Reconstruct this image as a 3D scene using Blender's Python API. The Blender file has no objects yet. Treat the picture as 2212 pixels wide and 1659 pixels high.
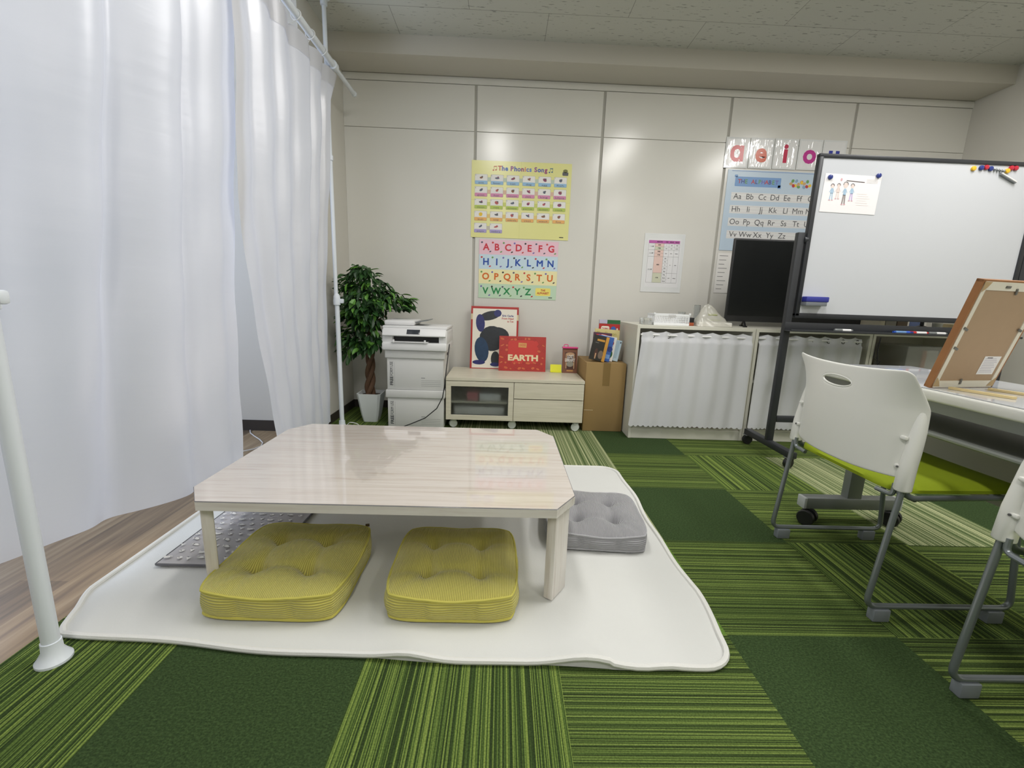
import bpy, bmesh, math, random
from mathutils import Vector, Matrix
PI = math.pi
C = bpy.context.scene.collection
scn = bpy.context.scene

# ------------------------------------------------------------------ camera
YAW, PITCH, ROLL, CAMH, FPX = .0263, .193, .0347, .926, 940.73
_cy, _sy = math.cos(YAW), math.sin(YAW)
_f = Vector((_sy*math.cos(PITCH), _cy*math.cos(PITCH), -math.sin(PITCH)))
_r = Vector((_cy, -_sy, 0)); _u = _r.cross(_f)
_R = _r*math.cos(ROLL) + _u*math.sin(ROLL)
_U = -_r*math.sin(ROLL) + _u*math.cos(ROLL)
cam_data = bpy.data.cameras.new('camera')
cam_data.sensor_fit = 'HORIZONTAL'; cam_data.sensor_width = 36.0
cam_data.lens = FPX/2212*36.0
cam_data.clip_start = .05; cam_data.clip_end = 60
cam = bpy.data.objects.new('camera', cam_data)
M = Matrix(((_R.x, _U.x, -_f.x, 0), (_R.y, _U.y, -_f.y, 0), (_R.z, _U.z, -_f.z, CAMH), (0, 0, 0, 1)))
cam.matrix_world = M
C.objects.link(cam); scn.camera = cam

# ------------------------------------------------------------------ world, lights, exposure
w = bpy.data.worlds.new('world'); scn.world = w; w.use_nodes = True
bg = w.node_tree.nodes['Background']
bg.inputs[0].default_value = (.62, .74, 1, 1); bg.inputs[1].default_value = .6
scn.view_settings.view_transform = 'Standard'
scn.view_settings.look = 'None'
scn.view_settings.exposure = 0.56
scn.view_settings.gamma = 1.0
scn.view_settings.use_curve_mapping = False

def area(name, loc, size, power, color, rot=(0, 0, 0), spread=PI):
    l = bpy.data.lights.new(name, 'AREA'); l.shape = 'RECTANGLE'
    l.size, l.size_y = size; l.energy = power; l.color = color; l.spread = spread
    o = bpy.data.objects.new(name, l); o.location = loc; o.rotation_euler = rot
    C.objects.link(o); return o
LAMP = (1.0, .975, .94)
for i, (x, y, p) in enumerate([(-.12, 1.62, 13), (-.12, -1.1, 20), (1.25, 1.62, 15), (2.6, 1.62, 19), (1.9, -1.1, 16), (3.0, -2.6, 10)]):  # right-hand lamps nearest the back wall are added fill to brighten it
    area('ceiling_and_fill_lamp', (x, y, 2.60), (.24, 1.2), p, LAMP)
# daylight through the window of the area beyond the curtain
area('window_daylight', (-3.12, 1.3, 1.5), (1.3, 2.2), 30, (.70, .80, 1.0), (0, -PI/2, 0))

# ------------------------------------------------------------------ materials
MATS = {}
def mat(name, col=(.8, .8, .8), rough=.5, metal=0., spec=.5, coat=0., trans=0., alpha=1., emit=None, var=0., vscale=8., bump=0., bscale=60.):
    if name in MATS: return MATS[name]
    m = bpy.data.materials.new(name); m.use_nodes = True
    nt = m.node_tree; b = nt.nodes['Principled BSDF']
    b.inputs['Base Color'].default_value = (*col, 1)
    b.inputs['Roughness'].default_value = rough
    b.inputs['Metallic'].default_value = metal
    b.inputs['Specular IOR Level'].default_value = spec
    b.inputs['Coat Weight'].default_value = coat
    b.inputs['Coat Roughness'].default_value = .04
    b.inputs['Transmission Weight'].default_value = trans
    b.inputs['Alpha'].default_value = alpha
    if var or bump:
        tc = nt.nodes.new('ShaderNodeTexCoord')
    if var:
        n = nt.nodes.new('ShaderNodeTexNoise'); n.inputs['Scale'].default_value = vscale; n.inputs['Detail'].default_value = 4
        nt.links.new(tc.outputs['Object'], n.inputs['Vector'])
        mx = nt.nodes.new('ShaderNodeMix'); mx.data_type = 'RGBA'
        nt.links.new(n.outputs['Fac'], mx.inputs['Factor'])
        mx.inputs[6].default_value = (*[c*(1-var) for c in col], 1)
        mx.inputs[7].default_value = (*[min(1, c*(1+var)) for c in col], 1)
        nt.links.new(mx.outputs[2], b.inputs['Base Color'])
    if bump:
        n2 = nt.nodes.new('ShaderNodeTexNoise'); n2.inputs['Scale'].default_value = bscale
        nt.links.new(tc.outputs['Object'], n2.inputs['Vector'])
        bp = nt.nodes.new('ShaderNodeBump'); bp.inputs['Strength'].default_value = bump; bp.inputs['Distance'].default_value = .002
        nt.links.new(n2.outputs['Fac'], bp.inputs['Height']); nt.links.new(bp.outputs['Normal'], b.inputs['Normal'])
    MATS[name] = m; return m

def srgb(r, g, b):
    f = lambda c: (c/255/12.92) if c/255 <= .04045 else ((c/255+.055)/1.055)**2.4
    return (f(r), f(g), f(b))

def ramp(nt, stops, interp='LINEAR'):
    r = nt.nodes.new('ShaderNodeValToRGB'); cr = r.color_ramp; cr.interpolation = interp
    while len(cr.elements) < len(stops): cr.elements.new(.5)
    for e, (p, c) in zip(cr.elements, stops): e.position = p; e.color = (*c, 1)
    return r

def stripe_mat(name, axis, cols, freq=235., rough=.95):
    """loop-pile carpet tile with fine irregular stripes; axis = direction the stripes run."""
    m = bpy.data.materials.new(name); m.use_nodes = True; nt = m.node_tree; b = nt.nodes['Principled BSDF']
    b.inputs['Roughness'].default_value = rough; b.inputs['Specular IOR Level'].default_value = .1
    tc = nt.nodes.new('ShaderNodeTexCoord')
    mp = nt.nodes.new('ShaderNodeMapping')
    mp.inputs['Scale'].default_value = (.25, freq, 1) if axis == 'x' else (freq, .25, 1)
    if freq < 10: mp.inputs['Scale'].default_value = (freq*14, freq*22, 1)
    nt.links.new(tc.outputs['Object'], mp.inputs['Vector'])
    n = nt.nodes.new('ShaderNodeTexNoise'); n.inputs['Scale'].default_value = 1.0; n.inputs['Detail'].default_value = 1.5; n.inputs['Roughness'].default_value = .5
    nt.links.new(mp.outputs['Vector'], n.inputs['Vector'])
    r = ramp(nt, [(.40, cols[0]), (.48, cols[1]), (.54, cols[2]), (.64, cols[3])])
    nt.links.new(n.outputs['Fac'], r.inputs['Fac'])
    # yarn speckle across the stripe
    n2 = nt.nodes.new('ShaderNodeTexNoise'); n2.inputs['Scale'].default_value = 260; n2.inputs['Detail'].default_value = 1
    nt.links.new(tc.outputs['Object'], n2.inputs['Vector'])
    mr = nt.nodes.new('ShaderNodeMapRange'); mr.inputs[1].default_value = .25; mr.inputs[2].default_value = .75; mr.inputs[3].default_value = .72; mr.inputs[4].default_value = 1.28
    nt.links.new(n2.outputs['Fac'], mr.inputs[0])
    mx = nt.nodes.new('ShaderNodeVectorMath'); mx.operation = 'SCALE'
    nt.links.new(r.outputs['Color'], mx.inputs[0]); nt.links.new(mr.outputs[0], mx.inputs['Scale'])
    nt.links.new(mx.outputs[0], b.inputs['Base Color'])
    bp = nt.nodes.new('ShaderNodeBump'); bp.inputs['Strength'].default_value = .7; bp.inputs['Distance'].default_value = .004
    nt.links.new(n2.outputs['Fac'], bp.inputs['Height']); nt.links.new(bp.outputs['Normal'], b.inputs['Normal'])
    return m

WHITE = mat('white_plastic', srgb(232, 232, 232), .35)
WALLW = None
GREYLINE = mat('seam_grey', srgb(186, 184, 176), .6)
BLACK = mat('black_plastic', srgb(28, 28, 30), .4)
DARK = mat('dark_grey_metal', srgb(52, 55, 58), .45, .3)
GREYM = mat('grey_painted_steel', srgb(150, 153, 156), .35, .5)
CHROME = mat('bright_steel', srgb(200, 200, 200), .25, 1.)
PAPER = mat('white_paper', srgb(236, 234, 230), .45)
INK = mat('black_ink', srgb(45, 45, 48), .5)
LOOP = mat('grey_ink', srgb(120, 120, 120), .5)

# ------------------------------------------------------------------ mesh builder
_textcache = {}
def text_geo(s, size, bold=0.):
    key = (s, round(size, 5), bold)
    if key in _textcache: return _textcache[key]
    cu = bpy.data.curves.new('glyphs', 'FONT'); cu.body = s; cu.size = size; cu.offset = bold*size
    cu.resolution_u = 3; cu.align_x = 'CENTER'; cu.align_y = 'CENTER'
    ob = bpy.data.objects.new('glyphs', cu)
    me = ob.to_mesh()
    vs = [(v.co.x, v.co.y) for v in me.vertices]; fs = [tuple(p.vertices) for p in me.polygons]
    ob.to_mesh_clear(); bpy.data.objects.remove(ob); bpy.data.curves.remove(cu)
    if vs:
        cx = (min(v[0] for v in vs)+max(v[0] for v in vs))/2
        vs = [(a-cx, b) for a, b in vs]
    _textcache[key] = (vs, fs); return vs, fs

class MB:
    def __init__(s): s.bm = bmesh.new(); s.mats = []
    def mi(s, m):
        if m not in s.mats: s.mats.append(m)
        return s.mats.index(m)
    def face(s, vs, m):
        try: f = s.bm.faces.new(vs); f.material_index = s.mi(m); return f
        except ValueError: return None
    def pts(s, ps, m):
        return s.face([s.bm.verts.new(p) for p in ps], m)
    def obox(s, c, size, m, rot=None, bevel=0., seg=2):
        hx, hy, hz = [a/2 for a in size]; c = Vector(c)
        R = rot if rot is not None else Matrix.Identity(3)
        v = [s.bm.verts.new(c + R @ Vector((sx*hx, sy*hy, sz*hz))) for sx in (-1, 1) for sy in (-1, 1) for sz in (-1, 1)]
        i = s.mi(m); fs = []
        for q in ((0, 1, 3, 2), (4, 6, 7, 5), (0, 4, 5, 1), (2, 3, 7, 6), (0, 2, 6, 4), (1, 5, 7, 3)):
            f = s.bm.faces.new([v[k] for k in q]); f.material_index = i; fs.append(f)
        if bevel > 0:
            es = list({e for f in fs for e in f.edges})
            r = bmesh.ops.bevel(s.bm, geom=es, offset=min(bevel, min(size)*.45), segments=seg, affect='EDGES', profile=.5, clamp_overlap=True)
            for f in r['faces']: f.material_index = i
        return s
    def box(s, x0, x1, y0, y1, z0, z1, m, bevel=0., seg=2):
        return s.obox(((x0+x1)/2, (y0+y1)/2, (z0+z1)/2), (abs(x1-x0), abs(y1-y0), abs(z1-z0)), m, None, bevel, seg)
    def tube(s, P, r, m, seg=10, caps=True, closed=False):
        P = [Vector(p) for p in P]; n = len(P); i = s.mi(m)
        rr = r if isinstance(r, (list, tuple)) else [r]*n
        T = []
        for k in range(n):
            a = P[(k-1) % n] if (closed or k > 0) else P[k]; b = P[(k+1) % n] if (closed or k < n-1) else P[k]
            t = (b-a); T.append(t.normalized() if t.length > 1e-9 else Vector((0, 0, 1)))
        ref = Vector((0, 0, 1)) if abs(T[0].z) < .9 else Vector((1, 0, 0))
        N = (ref - T[0]*ref.dot(T[0])).normalized(); rings = []
        for k in range(n):
            N = (N - T[k]*N.dot(T[k])).normalized(); B = T[k].cross(N)
            rings.append([s.bm.verts.new(P[k] + (N*math.cos(2*PI*j/seg) + B*math.sin(2*PI*j/seg))*rr[k]) for j in range(seg)])
        for k in range(n if closed else n-1):
            a, b = rings[k], rings[(k+1) % n]
            for j in range(seg):
                f = s.bm.faces.new((a[j], a[(j+1) % seg], b[(j+1) % seg], b[j])); f.material_index = i
        if caps and not closed:
            for rg in (rings[0][::-1], rings[-1]):
                f = s.bm.faces.new(rg); f.material_index = i
        return s
    def lathe(s, prof, c, m, seg=24, axis='z', caps=True):
        c = Vector(c); i = s.mi(m); rings = []
        for (r, h) in prof:
            ring = []
            for j in range(seg):
                a = 2*PI*j/seg; u, v = r*math.cos(a), r*math.sin(a)
                p = {'z': (u, v, h), 'x': (h, u, v), 'y': (v, h, u)}[axis]
                ring.append(s.bm.verts.new(c+Vector(p)))
            rings.append(ring)
        for k in range(len(rings)-1):
            a, b = rings[k], rings[k+1]
            for j in range(seg):
                f = s.bm.faces.new((a[j], a[(j+1) % seg], b[(j+1) % seg], b[j])); f.material_index = i
        if caps:
            for rg in (rings[0][::-1], rings[-1]):
                f = s.bm.faces.new(rg); f.material_index = i
        return s
    def prism(s, P, d, m):
        """closed polygon P (3d points) extruded by vector d"""
        d = Vector(d); a = [s.bm.verts.new(p) for p in P]; b = [s.bm.verts.new(Vector(p)+d) for p in P]; i = s.mi(m); n = len(P)
        for f in ([a[::-1], b] + [[a[k], a[(k+1) % n], b[(k+1) % n], b[k]] for k in range(n)]):
            ff = s.bm.faces.new(f); ff.material_index = i
        return s
    def grid(s, fn, nu, nv, m, wrap=False):
        i = s.mi(m); V = [[s.bm.verts.new(fn(a/nu, b/nv)) for b in range(nv+1)] for a in range(nu + (0 if wrap else 1))]
        na = len(V)
        for a in range(nu):
            for b in range(nv):
                f = s.bm.faces.new((V[a][b], V[(a+1) % na][b], V[(a+1) % na][b+1], V[a][b+1])); f.material_index = i
        return V
    def build(s, name, parent=None, local=False, origin=None, smooth=True, angle=35, fixn=True, thick=0.):
        if fixn: bmesh.ops.recalc_face_normals(s.bm, faces=s.bm.faces[:])
        me = bpy.data.meshes.new(name); s.bm.to_mesh(me); s.bm.free()
        for m in s.mats: me.materials.append(m)
        off = Vector((0, 0, 0))
        if parent is not None and not local:
            p = parent
            while p is not None: off += p.location; p = p.parent
        elif origin is not None: off = Vector(origin)
        if off.length > 0: me.transform(Matrix.Translation(-off))
        if smooth:
            for p in me.polygons: p.use_smooth = True
            me.set_sharp_from_angle(angle=math.radians(angle))
        o = bpy.data.objects.new(name, me); C.objects.link(o)
        if parent is not None: o.parent = parent
        elif origin is not None: o.location = origin
        if thick:
            md = o.modifiers.new('thickness', 'SOLIDIFY'); md.thickness = thick; md.offset = 0
        return o

def join_print(sh, target):
    me = bpy.data.meshes.new('print'); sh.bm.to_mesh(me); sh.bm.free()
    off = Vector((0, 0, 0)); q = target
    while q is not None: off += q.location; q = q.parent
    me.transform(Matrix.Translation(-off))
    tm = target.data; base = len(tm.materials)
    for m in sh.mats: tm.materials.append(m)
    for pz in me.polygons: pz.material_index += base
    bm = bmesh.new(); bm.from_mesh(tm); bm.from_mesh(me); bm.to_mesh(tm); bm.free(); bpy.data.meshes.remove(me)

class Sheet(MB):
    """printed things: shapes laid on a real flat sheet, a fraction of a millimetre proud of it"""
    def __init__(s, O, U=(1, 0, 0), V=(0, 0, 1), N=(0, -1, 0)):
        super().__init__(); s.O, s.U, s.V, s.N = Vector(O), Vector(U).normalized(), Vector(V).normalized(), Vector(N).normalized()
    def P(s, u, v, l=0): return s.O + s.U*u + s.V*v + s.N*(l*.00035)
    def rect(s, u0, v0, u1, v1, m, l=1): return s.pts([s.P(u0, v0, l), s.P(u1, v0, l), s.P(u1, v1, l), s.P(u0, v1, l)], m)
    def poly(s, P, m, l=1): return s.pts([s.P(a, b, l) for a, b in P], m)
    def ell(s, u, v, a, b, m, l=1, rot=0., n=18):
        c, d = math.cos(rot), math.sin(rot)
        return s.poly([(u + a*math.cos(t)*c - b*math.sin(t)*d, v + a*math.cos(t)*d + b*math.sin(t)*c) for t in [2*PI*k/n for k in range(n)]], m, l)
    def rrect(s, u0, v0, u1, v1, r, m, l=1):
        P = []
        for cx, cy, a0 in ((u1-r, v1-r, 0), (u0+r, v1-r, PI/2), (u0+r, v0+r, PI), (u1-r, v0+r, 1.5*PI)):
            for k in range(5): a = a0 + k*PI/8; P.append((cx+r*math.cos(a), cy+r*math.sin(a)))
        return s.poly(P, m, l)
    def frame(s, u0, v0, u1, v1, t, m, l=1):
        s.rect(u0, v0, u1, v0+t, m, l); s.rect(u0, v1-t, u1, v1, m, l); s.rect(u0, v0+t, u0+t, v1-t, m, l); s.rect(u1-t, v0+t, u1, v1-t, m, l)
    def text(s, t, u, v, size, m, l=2, bold=.01, rot=0., sx=1., fit=None):
        vs, fs = text_geo(t, size, bold)
        if not vs: return
        if fit:
            w_ = max(a for a, b in vs)-min(a for a, b in vs)
            if w_ > 0: sx = fit/w_
        c, d = math.cos(rot), math.sin(rot)
        V = [s.bm.verts.new(s.P(u + a*sx*c - b*d, v + a*sx*d + b*c, l)) for a, b in vs]
        for f in fs: s.face([V[k] for k in f], m)
    def line(s, P, t, m, l=2):
        for (a, b), (c, d) in zip(P, P[1:]):
            L = math.hypot(c-a, d-b) or 1; nx, ny = -(d-b)/L*t/2, (c-a)/L*t/2
            s.poly([(a+nx, b+ny), (c+nx, d+ny), (c-nx, d-ny), (a-nx, b-ny)], m, l)

def thing(name, label, cat, loc=(0, 0, 0), rz=0., group=None):
    o = bpy.data.objects.new(name, None); C.objects.link(o); o.empty_display_size = .05
    o.location = loc; o.rotation_euler = (0, 0, rz); tag(o, label, cat, group); return o
def tag(o, label, cat, group=None):
    o['label'] = label; o['category'] = cat
    if group: o['group'] = group
    return o
def struct(o): o['kind'] = 'structure'; return o
def dup(o, parent=None):
    c = o.copy(); C.objects.link(c)
    if parent is not None: c.parent = parent
    for ch in list(o.children): dup(ch, c)
    return c
def bend(pts, r, n=5):
    """round the corners of a polyline"""
    P = [Vector(p) for p in pts]; out = [P[0]]
    for a, b, c in zip(P, P[1:], P[2:]):
        d1 = (a-b); d2 = (c-b); rr = min(r, d1.length*.45, d2.length*.45)
        p, q = b+d1.normalized()*rr, b+d2.normalized()*rr
        for k in range(n+1):
            t = k/n; out.append(p*(1-t)**2 + b*2*t*(1-t) + q*t*t)
    out.append(P[-1]); return out

D = 3.5575; XL, XR = -1.217, 3.50; ZC = 2.62
random.seed(7)

# ------------------------------------------------------------------ the room
# floor: 50 cm carpet tiles and wood-look planks to the left
G1, G2, G3, G4 = srgb(47, 68, 30), srgb(72, 98, 36), srgb(104, 130, 52), srgb(146, 165, 72)
SX = stripe_mat('carpet_stripe_across', 'x', [srgb(50, 62, 34), srgb(62, 79, 40), srgb(92, 111, 54), srgb(122, 139, 72)])
SY = stripe_mat('carpet_stripe_along', 'y', [srgb(48, 62, 34), srgb(60, 79, 39), srgb(92, 113, 54), srgb(125, 143, 70)])
LY = stripe_mat('carpet_pale_stripe', 'y', [srgb(78, 96, 58), srgb(112, 126, 84), srgb(150, 158, 116), srgb(178, 182, 142)])
PD = stripe_mat('carpet_plain_dark', 'x', [srgb(50, 67, 39), srgb(54, 71, 41), srgb(57, 75, 43), srgb(63, 82, 48)], 9.5)
PL = stripe_mat('carpet_plain_light', 'x', [srgb(88, 120, 52), srgb(96, 128, 56), srgb(104, 134, 60), srgb(112, 140, 64)], 9.)
wood = bpy.data.materials.new('wood_plank_floor'); wood.use_nodes = True
nt = wood.node_tree; b = nt.nodes['Principled BSDF']; b.inputs['Roughness'].default_value = .45
tc = nt.nodes.new('ShaderNodeTexCoord'); mp = nt.nodes.new('ShaderNodeMapping'); mp.inputs['Rotation'].default_value = (0, 0, PI/2)
nt.links.new(tc.outputs['Object'], mp.inputs['Vector'])
bk = nt.nodes.new('ShaderNodeTexBrick'); bk.inputs['Scale'].default_value = 1; bk.inputs['Brick Width'].default_value = .92; bk.inputs['Row Height'].default_value = .15
bk.inputs['Mortar Size'].default_value = .0012; bk.inputs['Color1'].default_value = (0, 0, 0, 1); bk.inputs['Color2'].default_value = (1, 1, 1, 1); bk.inputs['Mortar'].default_value = (.1, .1, .1, 1)
bk.offset = .37; nt.links.new(mp.outputs['Vector'], bk.inputs['Vector'])
n = nt.nodes.new('ShaderNodeTexNoise'); mp2 = nt.nodes.new('ShaderNodeMapping'); mp2.inputs['Scale'].default_value = (26, 1.4, 1)
nt.links.new(tc.outputs['Object'], mp2.inputs['Vector']); nt.links.new(mp2.outputs['Vector'], n.inputs['Vector']); n.inputs['Scale'].default_value = 1.6; n.inputs['Detail'].default_value = 6
mx = nt.nodes.new('ShaderNodeMix'); mx.inputs['Factor'].default_value = .35
nt.links.new(n.outputs['Fac'], mx.inputs[2]); nt.links.new(bk.outputs['Color'], mx.inputs[3])
r = ramp(nt, [(.25, srgb(92, 80, 66)), (.42, srgb(126, 106, 84)), (.55, srgb(150, 128, 100)), (.75, srgb(178, 158, 130))])
nt.links.new(mx.outputs[0], r.inputs['Fac']); nt.links.new(r.outputs['Color'], b.inputs['Base Color'])
fl = MB()
GX, GY = .171, 1.0765
tiles = {(-1, -3): SY, (-1, -2): PD, (-1, -1): SY, (-1, 0): SX, (-1, 1): PD, (-1, 2): SX, (-1, 3): SY,
         (0, -3): SX, (0, -2): SY, (0, -1): PD, (0, 0): PL, (0, 1): SX, (0, 2): SY, (0, 3): SX, (0, 4): PD,
         (1, 0): LY, (1, 1): PD, (1, 2): SX, (1, 3): LY, (1, 4): PD, (1, 5): LY,
         (2, 0): LY, (2, 1): SX, (2, 2): SY, (2, 3): LY, (2, 4): SX, (2, -1): SX, (2, -3): PD,
         (3, -3): SY, (3, -2): SX, (3, -1): LY, (3, 0): LY, (3, 1): PD, (3, 2): SX, (3, 3): SX, (3, 4): LY,
         (4, -3): SY, (4, -2): PD, (4, -1): LY, (4, 0): LY, (4, 1): PD, (4, 2): SY, (4, 3): PD}
rnd = random.Random(3)
for j in range(-10, 6):
    for i in range(-3, 7):
        x0, x1 = GX+.5*i, GX+.5*(i+1); y0, y1 = GY+.5*j, GY+.5*(j+1)
        x0, x1 = max(x0, -1.212), min(x1, XR+.02); y0, y1 = max(y0, -3.5), min(y1, D+.02)
        if x1-x0 < .01 or y1-y0 < .01: continue
        fl.pts([(x0, y0, 0), (x1, y0, 0), (x1, y1, 0), (x0, y1, 0)], tiles.get((j, i)) or rnd.choice([SX, SY, PD, LY]))
fl.pts([(-3.3, -3.5, 0), (-1.212, -3.5, 0), (-1.212, D, 0), (-3.3, D, 0)], wood)
struct(fl.build('floor', smooth=False))

# ceiling: fissured mineral tiles in half bond
cm = bpy.data.materials.new('mineral_ceiling_tile'); cm.use_nodes = True; nt = cm.node_tree; b = nt.nodes['Principled BSDF']; b.inputs['Roughness'].default_value = .9
tc = nt.nodes.new('ShaderNodeTexCoord'); mp = nt.nodes.new('ShaderNodeMapping'); mp.inputs['Location'].default_value = (.255, -3.0, 0)
nt.links.new(tc.outputs['Object'], mp.inputs['Vector'])
bk = nt.nodes.new('ShaderNodeTexBrick'); bk.inputs['Scale'].default_value = 1; bk.inputs['Brick Width'].default_value = .96; bk.inputs['Row Height'].default_value = .292
bk.inputs['Mortar Size'].default_value = .0022; bk.inputs['Mortar Smooth'].default_value = .3
cc = srgb(202, 202, 194)
bk.inputs['Color1'].default_value = (*cc, 1); bk.inputs['Color2'].default_value = (*srgb(199, 199, 191), 1); bk.inputs['Mortar'].default_value = (*srgb(150, 149, 142), 1)
nt.links.new(mp.outputs['Vector'], bk.inputs['Vector'])
n = nt.nodes.new('ShaderNodeTexNoise'); mp2 = nt.nodes.new('ShaderNodeMapping'); mp2.inputs['Scale'].default_value = (22, 90, 1)
nt.links.new(tc.outputs['Object'], mp2.inputs['Vector']); nt.links.new(mp2.outputs['Vector'], n.inputs['Vector']); n.inputs['Scale'].default_value = 1.; n.inputs['Detail'].default_value = 2
r = ramp(nt, [(.30, (.45, .45, .45)), (.36, (1, 1, 1))]); nt.links.new(n.outputs['Fac'], r.inputs['Fac'])
mu = nt.nodes.new('ShaderNodeMix'); mu.data_type = 'RGBA'; mu.blend_type = 'MULTIPLY'; mu.inputs['Factor'].default_value = .8
nt.links.new(bk.outputs['Color'], mu.inputs[6]); nt.links.new(r.outputs['Color'], mu.inputs[7]); nt.links.new(mu.outputs[2], b.inputs['Base Color'])
struct(MB().box(-3.3, XR+.1, -3.5, D+.1, ZC, ZC+.08, cm).build('ceiling', smooth=False))

wallm = mat('painted_wall', srgb(216, 213, 205), .7, var=.02, vscale=3)
panel = mat('steel_partition_panel', srgb(224, 222, 215), .2, spec=.5, coat=.0, bump=.02, bscale=5)
beamm = mat('soffit_paint', srgb(204, 199, 188), .75)
bluew = mat('wall_paint_cool', srgb(205, 206, 212), .75)
wb = MB()
wb.box(XL-.3, XR+.1, D+.012, D+.1, 0, ZC, GREYLINE)
seams = [XL, -.244, .709, 1.663, 2.616, XR]
for a, c in zip(seams, seams[1:]):
    l = a + (0 if a == XL else .010); rr = c - (0 if c == XR else .010)
    wb.box(l, rr, D, D+.02, 0, 2.1395, panel, .0015, 1)
    wb.box(l, rr, D, D+.02, 2.1425, 2.452, panel, .0015, 1)
struct(wb.build('wall_back', smooth=False))
struct(MB().box(XL-.05, XR+.05, D-.004, D+.02, 2.455, 2.5, panel, .001, 1).build('trim_1', smooth=False))
struct(MB().box(XL-.05, XR+.05, 3.29, D+.1, 2.503, ZC+.01, beamm).build('trim_2', smooth=False))
struct(MB().box(-3.3, XL, 2.85, D+.1, 0, ZC, wallm).build('wall_left', smooth=False))
wf = MB()
for (y0, y1, z0, z1) in ((-3.5, .2, 0, ZC), (2.4, 2.85, 0, ZC), (.2, 2.4, 0, .85), (.2, 2.4, 2.15, ZC)):
    wf.box(-3.3, -3.2, y0, y1, z0, z1, wallm)
struct(wf.build('wall_far_left', smooth=False))
struct(MB().box(XR, XR+.1, -3.5, D+.1, 0, ZC, wallm).build('wall_right', smooth=False))
struct(MB().box(-3.3, XR+.1, -3.6, -3.5, 0, ZC, wallm).build('wall_front', smooth=False))
win = MB()
for (y0, y1, z0, z1) in ((.2, .25, .85, 2.15), (2.35, 2.4, .85, 2.15), (1.28, 1.32, .85, 2.15), (.2, 2.4, .85, .9), (.2, 2.4, 2.1, 2.15)):
    win.box(-3.28, -3.2, y0, y1, z0, z1, WHITE)
struct(win.build('window_1', smooth=False))
bb = mat('dark_vinyl_baseboard', srgb(58, 52, 48), .5)
struct(MB().box(XL, XL+.006, 2.85, D, 0, .062, bb).build('baseboard_left', smooth=False))
struct(MB().box(-3.2, XL+.006, 2.843, 2.85, 0, .072, bb).build('baseboard_left_end', smooth=False))
struct(MB().box(XL+.006, XR, D-.006, D, 0, .062, bb).build('baseboard_back', smooth=False))


# ------------------------------------------------------------------ rug
rugm = mat('white_fleece_rug', srgb(214, 215, 212), .75, var=.03, vscale=4, bump=.25, bscale=220)
rimm = mat('white_rug_binding', srgb(226, 226, 222), .8, bump=.3, bscale=300)
RX0, RX1, RY0, RY1, RR = -1.238, .655, .952, 2.315, .085
def rug_outline(inset=0., n=8):
    P = []
    x0, x1, y0, y1, r = RX0+inset, RX1-inset, RY0+inset, RY1-inset, max(.005, RR-inset)
    for cx, cy, a0 in ((x1-r, y0+r, -PI/2), (x1-r, y1-r, 0), (x0+r, y1-r, PI/2), (x0+.03, y0+.03, PI)):
        rr = r if cx > x0+.04 else .03
        for k in range(n): a = a0 + k*PI/2/(n-1); P.append((cx+rr*math.cos(a), cy+rr*math.sin(a)))
    out = []
    for (a, b_), (c, d) in zip(P, P[1:]+P[:1]):
        L = math.hypot(c-a, d-b_); m = max(1, int(L/.03))
        for k in range(m): out.append((a+(c-a)*k/m, b_+(d-b_)*k/m))
    return out
def rug_xy(x, y):
    x += .075*max(0, min(1, (-.9-x)/.33))*max(0, min(1, (1.2-y)/.24))**1.5
    # gentle wander of the edges
    if y < 1.3:
        k = max(0, min(1, (1.25-y)/.2))
        y += k*(.085*max(0, (.1-x)/1.34) + .006*math.sin(x*5.2+1.0) + .004*math.sin(x*13)); x -= k*(.02 if x > .3 else 0)
    if x > .5: x += .008*math.sin(y*7)+.004*math.sin(y*17)
    return x, y
def rug_z(x, y):
    e = max(0, 1-(y-RY0)/.14)
    h = .022*math.exp(-((x-.25)/.09)**2)*e + .014*math.exp(-((x+.22)/.07)**2)*e + .006*math.exp(-((x-.47)/.04)**2)*e
    return h
rg = thing('rug', 'large white fleece floor mat with rounded corners under the low table', 'rug', (-.29, 1.63, 0))
rb = MB(); rings = []
steps = [0, .02, .05, .1, .16, .24, .34, .46, .58, .66]
for ins in steps:
    ring = []
    base = rug_outline(0)
    for (x, y) in base:
        cx, cy = -.29, 1.63; t = 1-ins/.70
        wx, wy = rug_xy(x, y); wx, wy = cx+(wx-cx)*t, cy+(wy-cy)*t; xx, yy = cx+(x-cx)*t, cy+(y-cy)*t
        ring.append(rb.bm.verts.new((wx, wy, .008+rug_z(xx, yy)+.0015*math.sin(xx*9)*math.sin(yy*8))))
    rings.append(ring)
nR = len(rings[0])
for a, c in zip(rings, rings[1:]):
    for k in range(nR): rb.face((a[k], a[(k+1) % nR], c[(k+1) % nR], c[k]), rugm)
rb.face(rings[-1], rugm)
low = [rb.bm.verts.new((v.co.x, v.co.y, .001)) for v in rings[0]]
for k in range(nR): rb.face((low[k], low[(k+1) % nR], rings[0][(k+1) % nR], rings[0][k]), rugm)
rb.build('pile', rg, angle=60)
edge = []
for (x, y) in rug_outline(0):
    wx, wy = rug_xy(x, y); edge.append((wx, wy, .009+rug_z(x, y)))
MB().tube(edge, .0085, rimm, 8, closed=True).build('binding', rg)

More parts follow.
